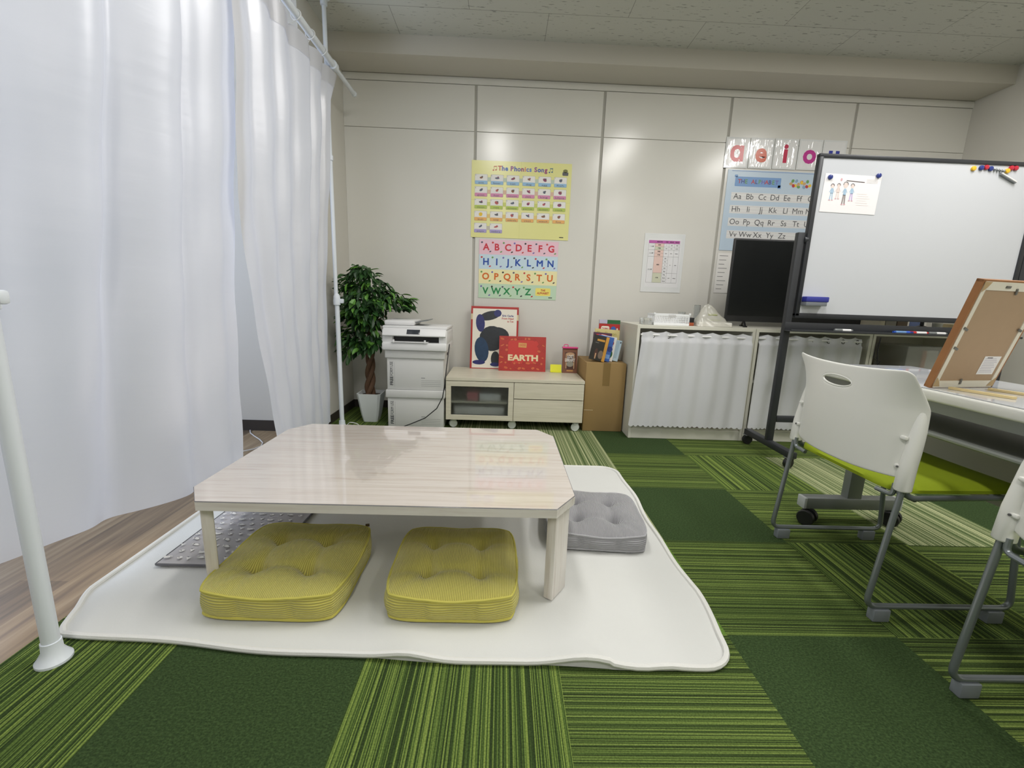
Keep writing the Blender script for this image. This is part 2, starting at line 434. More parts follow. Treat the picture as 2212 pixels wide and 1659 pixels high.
# ------------------------------------------------------------------ low folding table
tw = bpy.data.materials.new('whitewashed_wood_grain'); tw.use_nodes = True; nt = tw.node_tree; b = nt.nodes['Principled BSDF']
b.inputs['Roughness'].default_value = .35
tc = nt.nodes.new('ShaderNodeTexCoord'); mp = nt.nodes.new('ShaderNodeMapping'); mp.inputs['Scale'].default_value = (2.2, 42, 42)
nt.links.new(tc.outputs['Object'], mp.inputs['Vector'])
n = nt.nodes.new('ShaderNodeTexNoise'); n.inputs['Scale'].default_value = 1.3; n.inputs['Detail'].default_value = 7; n.inputs['Roughness'].default_value = .65; n.inputs['Distortion'].default_value = .4
nt.links.new(mp.outputs['Vector'], n.inputs['Vector'])
r = ramp(nt, [(.28, srgb(206, 198, 188)), (.40, srgb(220, 213, 205)), (.52, srgb(228, 223, 216)), (.75, srgb(236, 232, 227))])
nt.links.new(n.outputs['Fac'], r.inputs['Fac']); nt.links.new(r.outputs['Color'], b.inputs['Base Color'])
twg = tw.copy(); twg.name = 'whitewashed_wood_under_gloss_film'
for q_ in twg.node_tree.nodes:
    if q_.type == 'VALTORGB':
        for e_, c_ in zip(q_.color_ramp.elements, (srgb(186, 174, 162), srgb(202, 191, 181), srgb(209, 200, 192), srgb(216, 209, 202))): e_.color = (*c_, 1)
b2 = twg.node_tree.nodes['Principled BSDF']; b2.inputs['Roughness'].default_value = .12; b2.inputs['Specular IOR Level'].default_value = .8
b2.inputs['Coat Weight'].default_value = 1.; b2.inputs['Coat Roughness'].default_value = .015; b2.inputs['Coat IOR'].default_value = 1.6
twl = tw.copy(); twl.name = 'whitewashed_wood_upright'
for q_ in twl.node_tree.nodes:
    if q_.type == 'MAPPING': q_.inputs['Scale'].default_value = (42, 42, 2.2)
filmm = mat('clear_film_edge', srgb(120, 122, 130), .2)
tt = thing('low_table', 'low folding table with glossy whitewashed wood top and cut corners on the white mat', 'table', (-.345, 1.56, .0115))
TX0, TX1, TY0, TY1 = -.930, .243, 1.170, 1.955; cxk, cyk = .068, .095
def octo(i=0.):
    return [(TX0+cxk, TY0+i), (TX1-cxk, TY0+i), (TX1-i, TY0+cyk), (TX1-i, TY1-cyk), (TX1-cxk, TY1-i), (TX0+cxk, TY1-i), (TX0+i, TY1-cyk), (TX0+i, TY0+cyk)]
tb = MB(); tb.prism([(x, y, .301) for x, y in octo()], (0, 0, .026), tw)
tb.build('tabletop', tt, angle=20)
fb = MB(); fb.prism([(x, y, .3275) for x, y in octo(.002)], (0, 0, .0022), twg); ff = fb.build('gloss_film', tt, angle=20)
ff['label'] = 'clear glossy film laid on the tabletop'
MB().tube([(x, y, .3278) for x, y in octo(.0008)], .0009, filmm, 6, closed=True).build('film_edge', ff)
for sx in (0, 1):
    for sy in (0, 1):
        cx_ = (TX1-cxk/2) if sx else (TX0+cxk/2); cy_ = (TY1-cyk/2) if sy else (TY0+cyk/2)
        ang = math.atan2(cyk, cxk)*(1 if sx != sy else -1)
        R = Matrix.Rotation(ang, 3, 'Z')
        inn = Vector((-1 if sx else 1, -1 if sy else 1, 0)).normalized()
        c0 = Vector((cx_, cy_, 0))+inn*.026
        lb = MB(); lb.obox((c0.x, c0.y, .1562), (.088, .032, .2895), twl, R, .004); lb.build('leg', tt)
# underframe rails and hinge blocks
for y_ in (TY0+.10, TY1-.125): MB().box(TX0+.1, TX1-.1, y_, y_+.025, .268, .3005, tw).build('apron', tt)
hm = mat('orange_wood', srgb(200, 140, 70), .5)
for x_ in (TX1-.105, TX0+.075): MB().box(x_, x_+.03, TY0+.07, TY0+.1, .275, .3, hm).build('hinge_block', tt)

# ------------------------------------------------------------------ floor cushions
def cord_mat(name, c0, c1, axis, freq):
    m = bpy.data.materials.new(name); m.use_nodes = True; nt = m.node_tree; b = nt.nodes['Principled BSDF']; b.inputs['Roughness'].default_value = .85
    b.inputs['Sheen Weight'].default_value = .35; b.inputs['Specular IOR Level'].default_value = .15
    tc = nt.nodes.new('ShaderNodeTexCoord'); wv = nt.nodes.new('ShaderNodeTexWave'); wv.wave_type = 'BANDS'; wv.bands_direction = axis.upper()
    wv.inputs['Scale'].default_value = freq; wv.inputs['Distortion'].default_value = .25; wv.inputs['Detail'].default_value = 1
    nt.links.new(tc.outputs['Object'], wv.inputs['Vector'])
    mx = nt.nodes.new('ShaderNodeMix'); mx.data_type = 'RGBA'; mx.inputs[6].default_value = (*c0, 1); mx.inputs[7].default_value = (*c1, 1)
    nt.links.new(wv.outputs['Fac'], mx.inputs['Factor']); nt.links.new(mx.outputs[2], b.inputs['Base Color'])
    bp = nt.nodes.new('ShaderNodeBump'); bp.inputs['Strength'].default_value = .8; bp.inputs['Distance'].default_value = .003
    nt.links.new(wv.outputs['Fac'], bp.inputs['Height']); nt.links.new(bp.outputs['Normal'], b.inputs['Normal'])
    return m
def cushion(label, loc, rz, W, L, H, ctop, cside, cpip, group, tagged=False, seed=0, shear=0., btn=(.078, .075)):
    t = thing('floor_cushion', label, 'cushion', loc, rz, group)
    rd = random.Random(seed); N = 56
    tuft = [(sx*btn[0], sy*btn[1]) for sx in (-1, 1) for sy in (-1, 1)]
    def sq(u, v):     # square to rounded square
        ex = .965+.035*math.cos(v*PI/2)*1.0; ey = .965+.035*math.cos(u*PI/2)
        x, y = u*ex, v*ey
        k = max(abs(u), abs(v))**8; s_ = 1-.08*k*(min(abs(u), abs(v))**4)
        return x*s_*W/2 + shear*y*L/2, y*s_*L/2
    def ztop(u, v):
        x, y = u*W/2, v*L/2
        z = H - .010*max(abs(u), abs(v))**6 + .012*(1-u*u)*(1-v*v)
        al = u if abs(v) > abs(u) else v; z -= max(abs(u), abs(v))**6*.008*math.exp(-((al-.05*seed+.1)/.4)**2)
        for bx, by in tuft:
            d = math.hypot(x-bx, y-by); z -= .030*math.exp(-(d/.017)**1.3)
            z -= .012*math.exp(-(d/.045)**2)
        # creases running from the buttons
        for (ax, ay), (cx, cy) in (((-btn[0], -btn[1]), (btn[0], -btn[1])), ((-btn[0], btn[1]), (btn[0], btn[1])), ((-btn[0], -btn[1]), (-btn[0], btn[1])), ((btn[0], -btn[1]), (btn[0], btn[1]))):
            tt_ = max(0, min(1, ((x-ax)*(cx-ax)+(y-ay)*(cy-ay))/((cx-ax)**2+(cy-ay)**2)))
            d = math.hypot(x-ax-(cx-ax)*tt_, y-ay-(cy-ay)*tt_); z -= .007*math.exp(-(d/.014)**2)
        for bx, by in tuft:
            for ex, ey in ((math.copysign(W/2, bx), by*1.25), (bx*1.25, math.copysign(L/2, by)), (math.copysign(W/2, bx), math.copysign(L/2, by))):
                tt_ = max(0, min(1, ((x-bx)*(ex-bx)+(y-by)*(ey-by))/((ex-bx)**2+(ey-by)**2)))
                d = math.hypot(x-bx-(ex-bx)*tt_, y-by-(ey-by)*tt_); z -= .006*(1-tt_*.8)*math.exp(-(d/.016)**2)
        return z
    mb = MB()
    def ftop(a, b_):
        u, v = a*2-1, b_*2-1; x, y = sq(u, v); return (x, y, ztop(u, v))
    mb.grid(ftop, N, N, ctop)
    # perimeter
    per = [(-1+2*k/N, -1) for k in range(N)] + [(1, -1+2*k/N) for k in range(N)] + [(1-2*k/N, 1) for k in range(N)] + [(-1, 1-2*k/N) for k in range(N)]
    def side(k, s_):
        u, v = per[k % len(per)]; x, y = sq(u, v); zt = ztop(u, v)-.001
        nx, ny = (u if abs(u) > .999 else 0), (v if abs(v) > .999 else 0)
        L_ = math.hypot(nx, ny) or 1; nx, ny = nx/L_, ny/L_
        e = .009*math.sin(PI*s_) + .0035*math.sin(u*9+v*7+seed*2)*math.sin(PI*s_)
        along = u if abs(v) > .999 else v
        e -= .006*math.exp(-((abs(along)-.38)/.05)**2)*math.sin(PI*s_)
        e -= .004*s_*(1+math.cos(along*PI))*.8
        return (x+nx*e, y+ny*e, zt*(1-s_)+.007*s_)
    i = mb.mi(cside); V = [[mb.bm.verts.new(side(k, q/6)) for q in range(7)] for k in range(len(per))]
    for k in range(len(per)):
        for q in range(6):
            f = mb.bm.faces.new((V[k][q], V[k][q+1], V[(k+1) % len(per)][q+1], V[(k+1) % len(per)][q])); f.material_index = i
    f = mb.bm.faces.new([V[k][6] for k in range(len(per))]); f.material_index = i
    mb.build('cover', t, local=True, angle=70)
    for s_, nm in ((0, 'top_piping'), (1, 'bottom_piping')):
        MB().tube([Vector(side(k, s_)) for k in range(len(per))], .0042, cpip, 6, closed=True).build(nm, t, local=True)
    for bx, by in tuft:
        z = ztop(bx/(W/2), by/(L/2)); x, y = sq(bx/(W/2), by/(L/2))
        MB().lathe([(.001, .005), (.006, .004), (.0085, 0), (.006, -.003)], (x, y, z), ctop, 12).build('tuft_button', t, local=True)
    if tagged:
        MB().obox((W/2-.035, L/2-.012, H-.006), (.014, .003, .010), mat('brown_leather_tag', srgb(90, 75, 50), .6), Matrix.Rotation(.3, 3, 'Z')).build('tag', t, local=True)
    return t
Y0, Y1 = srgb(180, 170, 78), srgb(216, 208, 112)
yt = cord_mat('yellow_green_corduroy_top', Y0, Y1, 'x', 62); ys = cord_mat('yellow_green_corduroy_side', Y0, Y1, 'z', 45); yp = mat('yellow_green_piping', srgb(198, 190, 92), .85)
g0, g1 = srgb(146, 146, 150), srgb(172, 172, 176)
gt = cord_mat('grey_corduroy_top', g0, g1, 'x', 62); gs = cord_mat('grey_corduroy_side', g0, g1, 'z', 45); gp = mat('grey_piping', srgb(168, 168, 172), .85)
cushion('yellow-green corduroy floor cushion at the left with a small brown tag on one corner', (-.645, 1.285, .011), -.02, .41, .405, .092, yt, ys, yp, 'yellow-green floor cushions', True, 1, -.02)
cushion('yellow-green corduroy floor cushion in the middle, without a tag, under the table front', (-.128, 1.285, .011), .0, .392, .395, .090, yt, ys, yp, 'yellow-green floor cushions', False, 2, -.01)
cushion('grey corduroy floor cushion half under the right end of the low table', (.395, 1.655, .011), -.075, .385, .385, .078, gt, gs, gp, None, False, 4, 0, (.07, .07))

# grey seat mat printed with white seals
sm = thing('seat_mat', 'thin grey seat mat printed with small white animals, under the left end of the table', 'mat', (-.95, 1.54, .011), -.01)
gm = mat('grey_cotton', srgb(178, 176, 178), .9, bump=.2, bscale=250)
wm = mat('white_print', srgb(225, 224, 220), .8); dk = mat('dark_print', srgb(60, 60, 64), .8); pip = mat('dark_grey_piping', srgb(98, 98, 102), .85)
mb = MB(); mb.grid(lambda a, b_: ((a-.5)*.35, (b_-.5)*.42, .016+.003*math.sin(a*7)*math.sin(b_*6)-.005*max(abs(a-.5), abs(b_-.5))**4*16), 20, 20, gm)
mb.box(-.175, .175, -.21, .21, 0, .011, gm); smc = mb.build('cover', sm, local=True)
sp = MB().tube(bend([(-.178, -.2, .008), (-.178, .213, .008), (.178, .213, .008), (.178, -.213, .008), (-.178, -.213, .008), (-.178, -.2, .008)], .01), .004, pip, 6); sp.build('piping', sm, local=True)
pr = Sheet((0, 0, .0205), (1, 0, 0), (0, 1, 0), (0, 0, 1)); rd = random.Random(5)
for i in range(9):
    for j in range(11):
        u = -.155+i*.038+(j % 2)*.016+rd.uniform(-.004, .004); v = -.19+j*.038+rd.uniform(-.005, .005)
        if u > .165: continue
        a = rd.uniform(-.6, .6); k = (i+j) % 3
        if k == 0: pr.ell(u, v, .013, .006, wm, 1, a, 10); pr.poly([(u-.014, v-.004), (u-.006, v+.004), (u-.016, v+.008)], wm, 1); pr.ell(u+.008, v+.002, .0018, .0018, dk, 2, 0, 6)
        elif k == 1: pr.ell(u, v, .008, .007, wm, 1, a, 9); pr.ell(u-.003, v+.001, .0022, .002, dk, 2, 0, 6)
        else: pr.poly([(u-.009, v+.007), (u+.007, v+.008), (u+.002, v-.008)], wm, 1); pr.rect(u-.008, v+.008, u-.002, v+.0105, dk, 2)
pr.bm.transform(Matrix.Translation(sm.location)); join_print(pr, smc)

# ------------------------------------------------------------------ curtain stand and curtains
pole_m = mat('white_coated_pole', srgb(228, 234, 242), .35)
PX = -1.097; RZ = 2.272
st = thing('curtain_stand', 'white floor-to-ceiling tension poles carrying a white curtain rod', 'curtain pole', (PX, 1.95, 0))
for (y, rl_, rt) in ((.96, .0175, .013), (2.95, .015, .0125)):
    kz = .885 if y > 2 else .905
    p = MB(); p.tube([(PX, y, .045), (PX, y, kz)], rl_, pole_m, 16); p.tube([(PX-.004, y, kz), (PX-.004, y, ZC-.05)], rt, pole_m, 14)
    po = p.build('pole', st)
    MB().lathe([(.036, 0), (.036, .006), (.03, .014), (.021, .03), (.020, .055), (rl_, .056)], (PX, y, 0), pole_m, 24).build('foot', po)
    MB().lathe([(rt, 0), (.02, .004), (.021, .03), (.036, .042), (.036, .048)], (PX-.004, y, ZC-.0485), pole_m, 24).build('ceiling_cap', po)
    c_ = MB().lathe([(rl_+.001, 0), (.023, .003), (.024, .03), (.021, .045), (.021, .06), (rt, .075)], (PX, y, kz-.04), pole_m, 20)
    c_.obox((PX+.03, y, kz-.012), (.03, .022, .03), pole_m, None, .006); c_.build('clamp_collar', po)
    MB().lathe([(rt+.001, 0), (.017, .003), (.017, .03), (rt+.001, .034)], (PX-.004, y, 1.73), pole_m, 16).build('upper_clip', po)
    h = MB().lathe([(.02, -.02), (.026, -.018), (.026, .018), (.02, .02)], (PX+.03, y+.025, RZ), pole_m, 16, 'y'); h.obox((PX+.006, y+.012, RZ+.0), (.03, .04, .028), pole_m, None, .005); h.build('rod_holder', po)
rod = MB().tube([(PX+.03, .35, RZ), (PX+.03, 3.0, RZ)], .019, pole_m, 16); rod.tube([(PX+.03, 3.0, RZ), (PX+.03, 3.345, RZ)], .0135, pole_m, 14); rod = rod.build('rod', st)
MB().lathe([(.013, 0), (.017, .004), (.017, .02), (.012, .03), (.001, .033)], (PX+.03, 3.335, RZ), pole_m, 16, 'y').build('end_cap', rod)

cu = bpy.data.materials.new('white_sheer_satin'); cu.use_nodes = True; nt = cu.node_tree
for q_ in list(nt.nodes):
    if q_.type != 'OUTPUT_MATERIAL': nt.nodes.remove(q_)
out = [q_ for q_ in nt.nodes if q_.type == 'OUTPUT_MATERIAL'][0]
df = nt.nodes.new('ShaderNodeBsdfDiffuse'); df.inputs['Color'].default_value = (.74, .74, .76, 1)
tr = nt.nodes.new('ShaderNodeBsdfTranslucent'); tr.inputs['Color'].default_value = (.75, .76, .82, 1)
gl = nt.nodes.new('ShaderNodeBsdfGlossy'); gl.inputs['Roughness'].default_value = .38; gl.inputs['Color'].default_value = (.9, .9, .92, 1)
m1 = nt.nodes.new('ShaderNodeMixShader'); m1.inputs[0].default_value = .30; m2 = nt.nodes.new('ShaderNodeMixShader'); m2.inputs[0].default_value = .14
nt.links.new(df.outputs[0], m1.inputs[1]); nt.links.new(tr.outputs[0], m1.inputs[2]); nt.links.new(m1.outputs[0], m2.inputs[1]); nt.links.new(gl.outputs[0], m2.inputs[2]); nt.links.new(m2.outputs[0], out.inputs['Surface'])
tc = nt.nodes.new('ShaderNodeTexCoord'); mp = nt.nodes.new('ShaderNodeMapping'); mp.inputs['Scale'].default_value = (3, 5, 26)
n = nt.nodes.new('ShaderNodeTexNoise'); n.inputs['Scale'].default_value = 1.; n.inputs['Detail'].default_value = 2
nt.links.new(tc.outputs['Object'], mp.inputs['Vector']); nt.links.new(mp.outputs['Vector'], n.inputs['Vector'])
bp = nt.nodes.new('ShaderNodeBump'); bp.inputs['Strength'].default_value = .22; bp.inputs['Distance'].default_value = .006
nt.links.new(n.outputs['Fac'], bp.inputs['Height'])
for q_ in (df, tr, gl): nt.links.new(bp.outputs['Normal'], q_.inputs['Normal'])
def interp(t, P):
    for (a, va), (b_, vb) in zip(P, P[1:]):
        if t <= b_:
            k = (t-a)/(b_-a); k = k*k*(3-2*k); return va+(vb-va)*k
    return P[-1][1]
def curtain(name, label, ytop, ybot, hem, xbot, nf, seed, amp, rings, slit=False):
    """ytop/ybot = (near, far) ends at the rod and at the hem; xbot(y) = where the hem hangs"""
    t = thing(name, label, 'curtain', (PX, (ytop[0]+ytop[1])/2, 0), 0, 'white sheer curtains')
    rd = random.Random(seed); K = [(rd.uniform(.7, 1.35), rd.uniform(0, 2*PI), rd.uniform(.4, 1)) for _ in range(4)]
    ztop = RZ-.036
    def fn(a, v):     # a along, v 0 top .. 1 hem
        y = ytop[0]+(ytop[1]-ytop[0])*a; yb = ybot[0]+(ybot[1]-ybot[0])*a
        kf = min(1, v/.085) if a > .5 and slit else v
        if slit and a <= .5: kf = max(0, v-.42)/.58
        if slit: kf = kf*(abs(a-.5)*2) + v*(1-abs(a-.5)*2)
        yy = y + (yb-y)*kf
        ph = 2*PI*nf*a
        fold = math.sin(ph+K[0][1]+.5*math.sin(ph*.37+K[1][1])+.35*v) + .22*math.sin(ph*2.1+K[2][1]-.5*v) + .25*math.sin(ph*.43+K[3][1]+v)
        am = amp*(.85+.15*min(1, v*2.5))*(1-.55*max(0, v-.55)/.45)
        ed = max(0, min(1, (.10-a)/.05)) if slit else max(0, min(1, (a-.89)/.06))
        fold *= 1-.92*ed; am2 = am*(1-ed)
        xb = xbot(yb); xt = interp(y, [(0, PX-.055), (1.1, PX-.055), (1.5, PX+.012), (2.6, PX+.012), (3.0, PX+.026), (4, PX+.026)]); xm = PX-.055; w1 = max(0, min(1, (v-.1)/.65)); w1 = w1*w1*(3-2*w1); xc = (xt*(1-w1)+xm*w1)*(1-v**1.6) + xb*v**1.6
        x = xc + (.014 if slit else -.012)*ed*(1-v*.5) - am*fold*.75 - .003*math.sin(v*31+a*17+seed)
        yy += am2*.35*math.cos(ph+K[0][1])
        z = ztop + (hem-ztop)*v + .006*math.sin(ph)*v
        # a seam pressed across the cloth
        x += .006*math.exp(-((v-.52)/.004)**2)
        if v < .05: z -= .004*abs(math.sin(rings*PI*a))*(1-v/.05)
        return (x, yy, z)
    mb = MB(); mb.grid(fn, int(nf*22), 70, cu); mb.build('cloth', t, angle=180, fixn=False)
    for edge_, a_ in (('header_tape', None),):
        hb = MB(); hb.grid(lambda a, v: tuple(Vector(fn(a, v*.045))+Vector((.0022, 0, .001))), int(nf*16), 3, cu); hb.build('header_tape', t, fixn=False, angle=180)
    for k in range(rings):
        a = (k+.5)/rings; p = Vector(fn(a, 0)); y = p.y
        if abs(y-.99) < .05 or abs(y-2.985) < .05: continue
        c_ = Vector((PX+.03, y, RZ-.0025)); R_ = .0252
        rr = MB().tube([c_+Vector((R_*math.cos(q), .004*math.sin(q*2), R_*math.sin(q))) for q in [2*PI*j/16 for j in range(16)]], .0024, WHITE, 8, closed=True)
        rr.tube([(PX+.028, y, RZ-.0275), (p.x+.002, p.y, p.z-.006)], .0016, WHITE, 6)
        rr.build('ring', t)
    return t
def xb1(y): return interp(y, [(.2, -1.44), (1.12, -1.40), (1.42, -1.32), (1.60, -1.19), (2.05, -1.20)])
curtain('curtain', 'wide white sheer curtain nearest the camera, hem swinging clear of the wooden floor', (.42, 1.995), (.35, 1.98), .14, xb1, 5.6, 3, .052, 12)
curtain('curtain', 'narrower white sheer curtain beside the rear pole, parted from the wide one by a slit', (1.945, 3.03), (2.20, 2.895), .06, lambda y: -1.15, 5.5, 11, .024, 7, True)
# stitched edge of the near curtain stands slightly proud
MB().tube([(-1.305-.0*k, 2.60, .004) if False else (-1.55+.12*math.sin(k*.55), 2.35+k*.06, .005+.02*math.exp(-k*1.2)) for k in range(9)], .0035, WHITE, 8).build('power_cable', origin=(-1.5, 2.5, 0))
o = bpy.data.objects['power_cable']; tag(o, 'thin white cable lying on the wooden floor behind the curtain slit', 'cable')
MB().tube([(-1.075+.012*k, 2.93+.02*math.sin(k), .004+.05*math.sin(PI*k/9)) for k in range(10)], .003, WHITE, 8).build('white_cable', origin=(-1.02, 2.93, 0))
tag(bpy.data.objects['white_cable'], 'short loop of white cable on the carpet beside the rear pole foot', 'cable')

# ------------------------------------------------------------------ potted tree in the corner
potm = mat('white_glazed_pot', srgb(226, 230, 232), .4); soil = mat('dark_moss', srgb(70, 62, 48), .9)
bark = mat('brown_twisted_bark', srgb(98, 72, 52), .8, var=.3, vscale=25, bump=.6, bscale=60)
lf1 = mat('dark_green_leaf', srgb(48, 86, 40), .42, var=.25, vscale=14); lf2 = mat('fresh_green_leaf', srgb(96, 146, 60), .42, var=.15, vscale=14); lf3 = mat('deep_green_leaf', srgb(36, 66, 34), .45, var=.2, vscale=14)
PXc, PYc = -.955, 3.17
pl = thing('potted_tree', 'leafy green artificial fig tree with braided trunk in a white tapered pot', 'plant', (PXc, PYc, 0))
pb = MB()
def sqring(h, r, z, mbx, k=.2): return [mbx.bm.verts.new((PXc+x*r, PYc+y*r, z)) for x, y in ((-1+k, -1), (1-k, -1), (1, -1+k), (1, 1-k), (1-k, 1), (-1+k, 1), (-1, 1-k), (-1, -1+k))]
R_ = [sqring(0, .05, .0, pb), sqring(0, .062, .05, pb), sqring(0, .084, .2, pb), sqring(0, .087, .215, pb), sqring(0, .08, .215, pb), sqring(0, .076, .19, pb)]
pb.face(R_[0][::-1], potm)
for a, c in zip(R_, R_[1:]):
    for k in range(8): pb.face((a[k], a[(k+1) % 8], c[(k+1) % 8], c[k]), potm)
pb.face(R_[-1], soil); pb.build('pot', pl, angle=30)
tk = MB()
for s_ in range(3):
    a0 = s_*2*PI/3
    tk.tube([(PXc-.01+.022*(1-.3*k/26)*math.cos(a0+k*.42)+.02*k/26, PYc+.02*(1-.3*k/26)*math.sin(a0+k*.42), .19+.56*k/26) for k in range(27)], [.019-.006*k/26 for k in range(27)], bark, 9)
for k, (dx, dy, dz, l) in enumerate([(.8, .3, .9, .16), (-.6, -.4, .8, .2), (.2, .6, .9, .22), (-.3, .3, 1, .28), (.5, .4, .3, .2), (-.7, .1, .3, .18), (.1, -.8, .5, .2)]):
    d = Vector((dx, dy, dz)).normalized(); p0 = Vector((PXc+.01, PYc, .66+.02*k))
    tk.tube([p0, p0+d*l*.5+Vector((0, 0, .03)), p0+d*l], [.008, .005, .003], bark, 6)
tk.build('trunk', pl)
def leaf(mb, p, d, up, L, W, m):
    d = d.normalized(); s_ = d.cross(up); s_ = s_.normalized() if s_.length > .01 else Vector((1, 0, 0)); n_ = s_.cross(d).normalized(); i = mb.mi(m)
    prof = [(0, 0, 0), (.22, .38, .02), (.5, .5, .0), (.78, .3, -.06), (1, 0, -.16)]
    mid = [mb.bm.verts.new(p+d*L*a+n_*L*(c-.03*(b_ > 0))) for a, b_, c in prof]
    for sg in (-1, 1):
        e = [mb.bm.verts.new(p+d*L*a+s_*W*b_*sg+n_*L*(c+.05)) for a, b_, c in prof[1:4]]
        for q in ([mid[0], mid[1], e[0]], [mid[1], mid[2], e[1], e[0]], [mid[2], mid[3], e[2], e[1]], [mid[3], mid[4], e[2]]):
            f = mb.bm.faces.new(q); f.material_index = i
rd = random.Random(12); fo = MB()
clus = [(-.02, 0, 1.02, .10, .10), (-.12, -.02, .98, .09, .09), (.06, 0, .93, .11, .11), (-.13, -.03, .86, .1, .12), (.14, .03, .89, .10, .08), (0, -.08, .83, .13, .13), (.22, .0, .78, .09, .09), (-.14, -.02, .72, .08, .13), (.05, -.08, .7, .13, .14), (.16, -.03, .68, .10, .1), (-.12, -.04, .58, .08, .1), (.02, -.08, .60, .09, .08), (-.06, .1, .8, .14, .15), (.08, .12, .7, .12, .14), (.25, .06, .86, .06, .05), (-.03, -.03, 1.09, .06, .03)]
for k in range(1500):
    c_ = clus[rd.randrange(len(clus))] if rd.random() > .12 else clus[5]
    while True:
        q_ = Vector((rd.uniform(-1, 1), rd.uniform(-1, 1), rd.uniform(-1, 1)))
        if q_.length <= 1: break
    p = Vector((PXc+c_[0]+q_.x*c_[3], PYc+c_[1]+q_.y*c_[3]*.95, c_[2]+q_.z*c_[4]))
    if p.x < -1.15 or abs(p.x-PXc) < .055 and p.z < .54: continue
    outw = Vector((p.x-PXc, p.y-PYc-.02, 0)); outw = outw.normalized() if outw.length > .01 else Vector((0, -1, 0))
    d = outw*rd.uniform(.2, 1)+Vector((rd.uniform(-.5, .5), rd.uniform(-.6, .3), rd.uniform(-1.15, .15)))
    L = rd.uniform(.05, .085)
    if (p+d.normalized()*L).x < -1.19 or (p.x > -.88 and p.y < 3.36 and p.z < .82): continue
    if (p+d.normalized()*L).z < .80 and (p+d.normalized()*L).x > -.83: continue
    if p.y < 3.05 and abs(p.x+1.1) < .04: continue
    z = rd.random(); leaf(fo, p, d, Vector((rd.uniform(-.4, .4), rd.uniform(-.4, .4), 1)), L, L*rd.uniform(.40, .50), lf1 if z < .52 else (lf3 if z < .78 else lf2))
fo.build('foliage', pl, fixn=False, angle=60)

# ------------------------------------------------------------------ storage boxes and printer
boxm = mat('grey_white_box', srgb(212, 212, 210), .5); txt = mat('dark_grey_print', srgb(70, 72, 76), .5); ltx = mat('light_grey_print', srgb(150, 152, 154), .5)
def storage_box(label, z0, h):
    t = thing('storage_box', label, 'storage box', (-.585, 3.13, z0), 0, 'stacked storage boxes')
    b_ = MB(); b_.box(-.788, -.398, 2.985, 3.285, z0, z0+h-.045, boxm, .006); bd_ = b_.build('body', t)
    b_ = MB(); b_.box(-.798, -.3885, 2.973, 3.297, z0+h-.055, z0+h, boxm, .006); b_.build('lid', t)
    s_ = Sheet((-.788, 2.9848, z0))
    s_.text('FREE', .032, .062, .030, txt, 2, .03, PI/2, fit=.062); s_.text('FORM USE', .032, .147, .030, txt, 2, 0, PI/2, fit=.098)
    s_.line([(.052, .02), (.052, .19)], .0012, ltx, 1)
    for k in range(4): s_.line([(.235, .03+.013*k), (.37, .031+.013*k)], .0016, ltx, 1)
    s_.rect(.235, .083, .262, .089, ltx, 1)
    join_print(s_, bd_)
    MB().box(-.3884, -.3872, 3.08, 3.13, z0+h-.04, z0+h-.02, INK).build('hand_slot', t)
    return t
storage_box('white storage box standing on the carpet, bottom of the stack under the printer', .001, .277)
storage_box('white storage box directly under the printer, upper of the two', .279, .277)
pr_ = thing('printer', 'white office inkjet printer with small dark screen on top of the storage boxes', 'printer', (-.585, 3.12, .557))
pw = mat('printer_white', srgb(228, 228, 228), .4); pdk = mat('printer_dark', srgb(34, 34, 36), .4); scr = mat('printer_screen', srgb(52, 56, 62), .12)
b_ = MB(); b_.box(-.812, -.372, 2.95, 3.30, .557, .612, pw, .012); b_.box(-.812, -.74, 2.962, 3.30, .605, .690, pw, .01); b_.box(-.43, -.372, 2.962, 3.30, .605, .69, pw, .01)
b_.box(-.76, -.41, 3.02, 3.30, .605, .69, pw); b_.box(-.812, -.372, 2.965, 3.30, .664, .70, pw, .01)
b_.build('body', pr_)
MB().box(-.765, -.415, 3.0, 3.022, .61, .665, pdk).build('output_slot', pr_)
b_ = MB(); b_.obox((-.592, 2.960, .680), (.425, .014, .058), pw, Matrix.Rotation(-.6, 3, 'X'), .004); b_.build('control_panel', pr_)
cp = [o_ for o_ in pr_.children if o_.name.startswith('control_panel')][0]
MB().obox((-.598, 2.9535, .6845), (.088, .003, .036), scr, Matrix.Rotation(-.6, 3, 'X'), .001).build('screen', cp)
b_ = MB(); b_.box(-.745, -.50, 2.94, 3.01, .612, .618, pw, .002); b_.box(-.735, -.722, 2.938, 2.945, .610, .632, pw, .002); b_.box(-.525, -.512, 2.938, 2.945, .610, .632, pw, .002); b_.build('paper_stop', pr_)
b_ = MB(); b_.box(-.812, -.372, 2.975, 3.30, .701, .722, pw, .009); b_.build('scanner_lid', pr_)
b_ = MB(); b_.box(-.806, -.60, 3.0, 3.27, .722, .758, pw, .014); b_.build('document_feeder', pr_)
b_ = MB(); b_.obox((-.56, 3.13, .752), (.10, .2, .006), mat('feeder_tray_grey', srgb(120, 124, 126), .4), Matrix.Rotation(-.18, 3, 'Y')); b_.build('feeder_tray', pr_)
cb = MB(); cb.tube([(-.366+.0, 3.05, .60), (-.372, 2.99, .50), (-.378, 2.962, .42), (-.385, 2.955, .34), (-.40, 2.95, .24), (-.44, 2.948, .16), (-.52, 2.946, .09), (-.62, 2.944, .045), (-.72, 2.942, .006), (-.80, 2.95, .004)], .0035, BLACK, 8); cb.build('electric_cable', origin=(-.6, 2.95, 0))
tag(bpy.data.objects['electric_cable'], 'black power cord hanging from the printer down across the storage boxes', 'cable')

